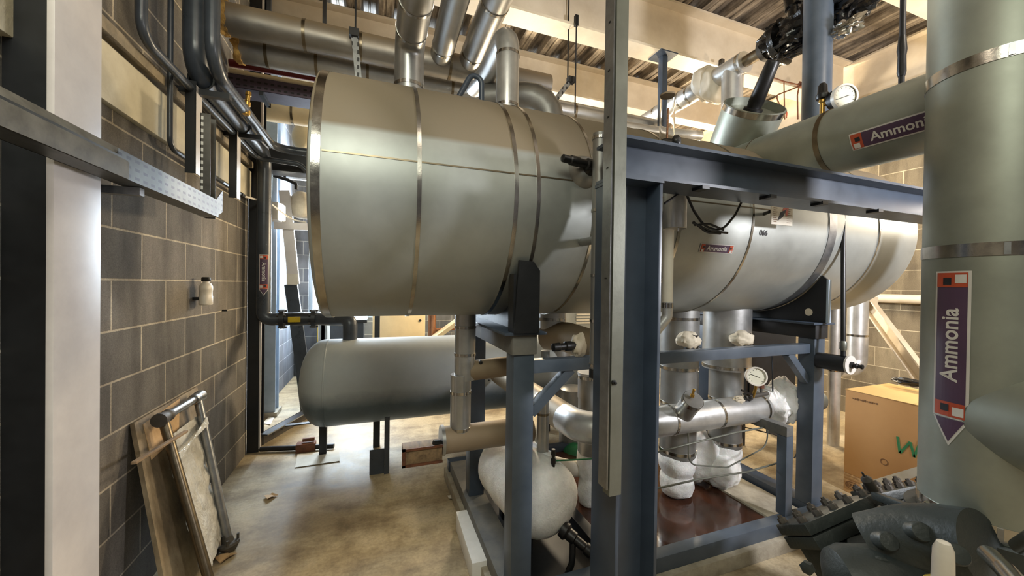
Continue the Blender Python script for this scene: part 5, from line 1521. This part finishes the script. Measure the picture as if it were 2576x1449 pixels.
# angle iron, floor pipe and litter
a, b_ = at(652, 1108, Z=0.06), at(772, 1040, Z=0.06)
t = thing('angle_iron', 'perforated angle iron lying on the floor beside the dark column', 'angle', a)
d = (b_ - a).normalized()
obj('web', MB().bar(a, b_, 0.012, 0.12, Vector((d.y, -d.x, 0))), m_castdust, t)
obj('flange', MB().bar(a + Vector((0.04, -0.02, 0.055)), b_ + Vector((0.04, -0.02, 0.055)), 0.08, 0.01, Vector((d.y, -d.x, 0))), m_galv, t)
for f in (0.25, 0.42, 0.6):
    p = a + (b_ - a) * f + Vector((d.y, -d.x, 0)) * 0.0065
    obj('hole', MB().cyl(p, p + Vector((d.y, -d.x, 0)) * 0.001, 0.022, n=16), m_black, t)
a, b_ = at(655, 1130, Z=0.03), at(840, 1122, Z=0.03)
t = thing('floor_pipe', 'dark drain pipe with a rusty valve lying across the floor by the receiver leg', 'pipe', a)
obj('pipe', MB().tube([a, b_], 0.022, 12), m_dark, t)
p = at(770, 1125, Z=0.03)
obj('valve', MB().obox(p, (0.16, 0.09, 0.09), None, 0.01), m_rust, t)
obj('valve_top', MB().obox(p + Vector((0.02, 0, 0.07)), (0.1, 0.03, 0.03), None, 0.006), m_rust, t)
def flat_sheet(name, lab, pxs, mat, cat, amp=0.006, z=0.004):
    P = [at(x, y, Z=0.0) for x, y in pxs]
    b = MB()
    n = 10
    A, B, C_, D = P
    vs = []
    for i in range(n + 1):
        for j in range(n + 1):
            u, v = i / n, j / n
            p = A * (1 - u) * (1 - v) + B * u * (1 - v) + C_ * u * v + D * (1 - u) * v
            vs.append((p, z + amp * abs(mnoise.noise(p * 9)) * 2))
    lo_ = [[b.b.verts.new((vs[i * (n + 1) + j][0].x, vs[i * (n + 1) + j][0].y, vs[i * (n + 1) + j][1] + k * 0.0012)) for i in range(n + 1) for j in range(n + 1)] for k in (0, 1)]
    for k in (0, 1):
        for i in range(n):
            for j in range(n):
                q = [lo_[k][i * (n + 1) + j], lo_[k][(i + 1) * (n + 1) + j], lo_[k][(i + 1) * (n + 1) + j + 1], lo_[k][i * (n + 1) + j + 1]]
                b.b.faces.new(q if k else q[::-1])
    return single(name, b, mat, lab, cat)
flat_sheet('paper_sheet', 'flattened white paper sheet on the floor left of the grey leg plate', ((748, 1145), (852, 1133), (855, 1162), (742, 1178)), m_paper, 'paper')
flat_sheet('dry_leaf', 'curled yellowish scrap on the open floor below the receiver', ((664, 1252), (684, 1244), (700, 1248), (672, 1263)), m_ply, 'scrap', 0.02)
flat_sheet('paper_scrap', 'torn pale scrap on the floor beside the rear saddle post', ((1125, 1252), (1150, 1250), (1166, 1266), (1140, 1264)), m_paper, 'scrap', 0.02)
flat_sheet('wood_scrap', 'crumpled pale wood scrap at the foot of the tube frame', ((540, 1412), (575, 1394), (598, 1396), (556, 1420)), m_ply, 'scrap', 0.03)
flat_sheet('dark_scrap', 'dark shard of debris on the floor before the skid', ((1948, 1368), (1966, 1362), (1972, 1374), (1952, 1380)), m_rust, 'scrap', 0.02)
flat_sheet('white_offcut', 'small white offcut on the floor under the pale blue column', ((660, 1066), (676, 1050), (690, 1052), (680, 1070)), m_paper, 'scrap', 0.006)
t = None
a, b_ = at(1700, 1449, Z=0.015), at(1960, 1378, Z=0.015)
single('floor_bar', MB().tube([a, b_], 0.012, 10), m_castdust, 'dull metal bar lying on the floor along the skid', 'bar')

# ================================================================ LEFT: BOARD, FILM, TUBE FRAME
A, B_ = at(332, 1077, X=-1.065), at(492, 984, X=-1.065)
H = A.z
bx0 = -0.70
def board(y0, y1, xt, zt_, xb, th, mat, name, parent, dy=0.0, y0b=None, y1b=None):
    b = MB()
    y0b, y1b = (y0 + dy if y0b is None else y0b), (y1 + dy if y1b is None else y1b)
    nrm = Vector((zt_, 0, xb - xt)).normalized()
    q4 = [Vector((xb, y0b, 0.0)), Vector((xb, y1b, 0.0)), Vector((xt, y1, zt_)), Vector((xt, y0, zt_))]
    b.rings([[p + nrm * 0.0 for p in q4], [p + nrm * th for p in q4]])
    return obj(name, b, mat, parent)
t = thing('leaning_board', 'stained board leaning on the left wall behind the steel tube frame', 'board', (-0.9, 2.5, 0))
board(A.y, B_.y, -1.074, 0.875, -0.84, 0.018, m_board, 'panel', t, dy=-0.2)
f = 0.84
def onb(y, s, lift=0.02):
    """spot on the board: y along the wall, s from foot (0) to top (1)"""
    n_ = Vector((0.875, 0, 0.234)).normalized()
    return Vector((-0.84 + (-1.074 + 0.84) * s, y - 0.2 * (1 - s), 0.875 * s)) + n_ * lift
b = MB()
b.rings([[onb(A.y + 0.06, 0.97, 0.0185), onb(A.y + 0.42, 0.99, 0.0185), onb(A.y + 0.34, 0.80, 0.0185), onb(A.y + 0.07, 0.78, 0.0185)], [onb(A.y + 0.06, 0.97, 0.022), onb(A.y + 0.42, 0.99, 0.022), onb(A.y + 0.34, 0.80, 0.022), onb(A.y + 0.07, 0.78, 0.022)]])
obj('bare_patch', b, m_ply, t, label='bare orange chipboard patch')
a, b_ = at(336, 1165, X=-0.93), at(468, 1085, X=-0.93)
single('wooden_stick', MB().bar(a + Vector((0.0, 0, 0)), b_, 0.012, 0.02, (0, 0, 1), 0.002), m_woodold, 'thin wooden stick wedged across the leaning board', 'stick')
t = thing('tube_frame', 'steel tube trolley handle leaning on the board with clear film between its legs', 'handle', (-0.8, 2.45, 0))
tl = at(410, 1052, X=-0.99); tr = at(497, 1000, X=-0.99)
bl = at(538, 1500, Z=0.03); br = at(577, 1372, Z=0.03)
obj('left_tube', MB().tube([tl, bl], 0.0215, 20), m_bandd, t)
obj('right_tube', MB().tube([tr, br], 0.0215, 20), m_galv, t)
obj('cross_tube', MB().tube([tl + (tl - tr).normalized() * 0.03, tr], 0.021, 20), m_galv, t)
for p, q in ((tl, tr), (tr, tl)):
    d = (p - q).normalized()
    obj('elbow_fitting', MB().lathe([(0.028, -0.06), (0.031, -0.05), (0.031, -0.03), (0.028, -0.025), (0.030, 0.0), (0.034, 0.015), (0.034, 0.04), (0.02, 0.042)], p, d, 22), m_castdust if p is tl else m_galv, t)
obj('foot_flange', MB().lathe([(0.024, 0.05), (0.028, 0.02), (0.05, 0.012), (0.052, 0.0), (0.03, -0.028)], br, (tr - br), 24), m_castdust, t)
for k in range(3):
    w = 2 * PI * k / 3 + 0.6
    obj('flange_bolt', MB().cyl(br + Vector((math.cos(w) * 0.042, math.sin(w) * 0.042, 0.0)), br + Vector((math.cos(w) * 0.042, math.sin(w) * 0.042, 0.05)), 0.007, n=6), m_castdust, t)
b = MB()
n = 24
rows = []
for i in range(n + 1):
    s = 0.12 + 0.80 * i / n
    l, r_ = tl + (bl - tl) * s, tr + (br - tr) * s
    rows.append([l + (r_ - l) * (j / 16) + Vector((1, 0, 0.3)) * (0.012 * mnoise.noise(Vector((i * 0.45, j * 0.5, 1))) - 0.02) for j in range(17)])
vs = [[b.b.verts.new(p) for p in r_] for r_ in rows]
vs2 = [[b.b.verts.new(p + Vector((-0.002, 0, -0.0006))) for p in r_] for r_ in rows]
for i in range(n):
    for j in range(16):
        b.b.faces.new((vs[i][j], vs[i + 1][j], vs[i + 1][j + 1], vs[i][j + 1]))
        b.b.faces.new((vs2[i][j], vs2[i][j + 1], vs2[i + 1][j + 1], vs2[i + 1][j]))
obj('film', b, m_film, t, label='crumpled clear film stretched between the tubes')
b = MB()
for i in range(9):
    s0, s1 = 0.13 + 0.012 * i, 0.06 + 0.014 * i
    b.tube([tl + (bl - tl) * (0.24 - 0.004 * i) + Vector((0.022, 0, 0)), tr + (br - tr) * (0.14 + 0.006 * i) + Vector((0.024, 0, 0))], 0.004, 6)
obj('film_rope', b, m_film, t, label='twisted film strands round the tubes')

# ================================================================ RIGHT: BOX, PALLET, WALL PIPES
zp = 0.144
c0 = at(2127, 978, X=3.41)
bY1 = c0.y; bX0, bX1, bY0, bzt = 3.41, 3.97, c0.y - 0.78, c0.z
t = thing('cardboard_box', 'large brown cardboard box with green marker writing standing on a pallet', 'box', (3.7, bY1 - 0.39, zp))
obj('body', MB().box(bX0, bY0, zp, bX1, bY1, bzt - 0.004, 0.004), m_card, t)
obj('top_flap', MB().box(bX0 - 0.002, bY0, bzt - 0.004, bX1, bY1 - 0.385, bzt, 0.001), m_cardtop, t)
obj('top_flap', MB().box(bX0 - 0.002, bY1 - 0.381, bzt - 0.004, bX1, bY1 + 0.002, bzt, 0.001), m_cardtop, t)
def onbox(px, py, lift=0.0): 
    p = at(px, py, X=bX0); return p - Vector((0.0015 + lift, 0, 0))
b = MB()
S = [onbox(x, y) for x, y in ((2258, 1098), (2264, 1140), (2290, 1112), (2300, 1150), (2316, 1110))]
for p, q in zip(S, S[1:]): b.bar(p, q, 0.014, 0.002, (0, 1, 0))
obj('marker_scrawl', b, m_greenink, t, smooth=0, label='green hand drawn marks')
p = onbox(2224, 1162)
obj('round_print', MB().hoop(p, (1, 0, 0), 0.022, 0.002, 0.0003, 28), m_brownink, t)
b = MB()
for i, px in enumerate(range(2146, 2208, 6)):
    p = onbox(px, 1002 + i * 1.4)
    b.obox(p, (0.001, 0.009, 0.008 + 0.004 * (i % 3)))
obj('faded_print', b, m_brownink, t, smooth=0)
t = thing('wooden_pallet', 'wooden pallet with a branded block under the cardboard box', 'pallet', (3.7, bY1 - 0.4, 0))
for y in (bY0, (bY0 + bY1) / 2 - 0.07, bY1 - 0.12):
    for x in (bX0 - 0.0, bX1 - 0.12): obj('block', MB().box(x, y, 0.022, x + 0.12, y + 0.12, 0.10, 0.003), m_wood, t)
for x in (bX0, bX1 - 0.12): obj('bottom_board', MB().box(x, bY0, 0, x + 0.12, bY1, 0.022, 0.002), m_wood, t)
for x in (bX0, (bX0 + bX1) / 2 - 0.06, bX1 - 0.12): obj('stringer', MB().box(x, bY0, 0.10, x + 0.12, bY1, 0.122, 0.002), m_wood, t)
for k in range(5):
    y = bY0 + (bY1 - bY0 - 0.12) * k / 4
    obj('deck_board', MB().box(bX0, y, 0.122, bX1, y + 0.12, 0.143, 0.002), m_wood, t)
p = Vector((bX0 - 0.001, bY1 - 0.06, 0.062))
obj('oval_stamp', warp(MB().hoop((0, 0, 0), (0, 0, 1), 0.03, 0.001, 0.0006, 32), lambda v: Vector((p.x + v.z, p.y - v.x * 1.6, p.z + v.y))), m_brownink, t)
obj('lettering', warp(text_bm('EPAL', 0.034), lambda v: Vector((p.x - v.z, p.y - v.x, p.z + v.y))), m_brownink, t, smooth=0)
a = at(2170, 1232, Z=0.02); 
single('white_strip', MB().bar(at(2172, 1226, X=3.30), at(2330, 1180, X=3.30), 0.02, 0.05, (1, 0, 0)), m_paper, 'white strip lying along the pallet foot of the cardboard box', 'strip')
# lumpy black lagging on the box
single('black_wrap', MB().blob(at(2292, 962, X=3.84), (0.05, 0.11, 0.026), 0.4, 4, 32, 20, 3), m_black, 'lumpy black wrapped hose end lying on top of the cardboard box', 'hose')
# right wall services
q = at(2265, 752, X=5.5)
pipe('wall_pipe', 'horizontal cream pipe fixed along the right wall under the drum end', 'pipe', [(5.53, 3.9, q.z), (5.53, -1.0, q.z)], 0.05, m_cream, n=24)
q = at(2158, 780, X=4.7); q1 = at(2158, 925, X=4.7)
pipe('wall_dropper', 'pale grey vertical pipe with a bottom elbow near the right wall', 'pipe', [(4.7, q.y, DZ + 0.3), (4.7, q.y, q1.z), (4.45, q.y + 0.05, q1.z - 0.01)], 0.085, m_alubright, straps=(0.66, 1.17), bend=0.1, n=32)
q = at(2106, 900, X=4.6)
pipe('wall_dropper', 'narrow pale pipe just right of the saddle post reaching the floor', 'pipe', [(4.3, at(2100, 900, X=4.3).y, 0), (4.3, at(2100, 900, X=4.3).y, 1.7)], 0.05, m_alubright, straps=(0.75,), n=24)
a, b_ = at(2190, 765, X=5.2), at(2330, 955, X=4.6)
t = thing('diagonal_brace', 'cream steel channel brace sloping down by the right wall', 'brace', b_)
d = b_ - a
a2, b2 = a, a + d * 1.6
sd = Vector((-0.5, -0.85, 0))
obj('channel', MB().bar(a2, b2, 0.11, 0.012, sd), m_cream, t)
u_ = (sd - d.normalized() * d.normalized().dot(sd)).normalized(); nn = d.normalized().cross(u_)
for k in (-1, 1): obj('flange', MB().bar(a2 + u_ * 0.055 * k + nn * 0.025, b2 + u_ * 0.055 * k + nn * 0.025, 0.012, 0.06, sd), m_cream, t)
obj('gusset', MB().obox(a - d.normalized() * 0.02, (0.22, 0.05, 0.14), None, 0.01), m_cream, t)

# repeats of one kind share a group
GROUPS = {'insulated_pipe': 'foil clad pipes', 'suction_pipe': 'suction pipes under the drum', 'capillary_line': 'thin sensing lines', 'foamed_valve': 'foamed hand valves',
          'steel_column': 'steel columns along the left wall', 'steel_pipe': 'slender grey wall pipes', 'wall_dropper': 'pale pipes by the right wall', 'far_tank': 'beige far tanks'}
for o in COL.objects:
    k = o.name.split('.')[0]
    if not o.parent and k in GROUPS and 'label' in o.keys() and 'group' not in o.keys(): o['group'] = GROUPS[k]
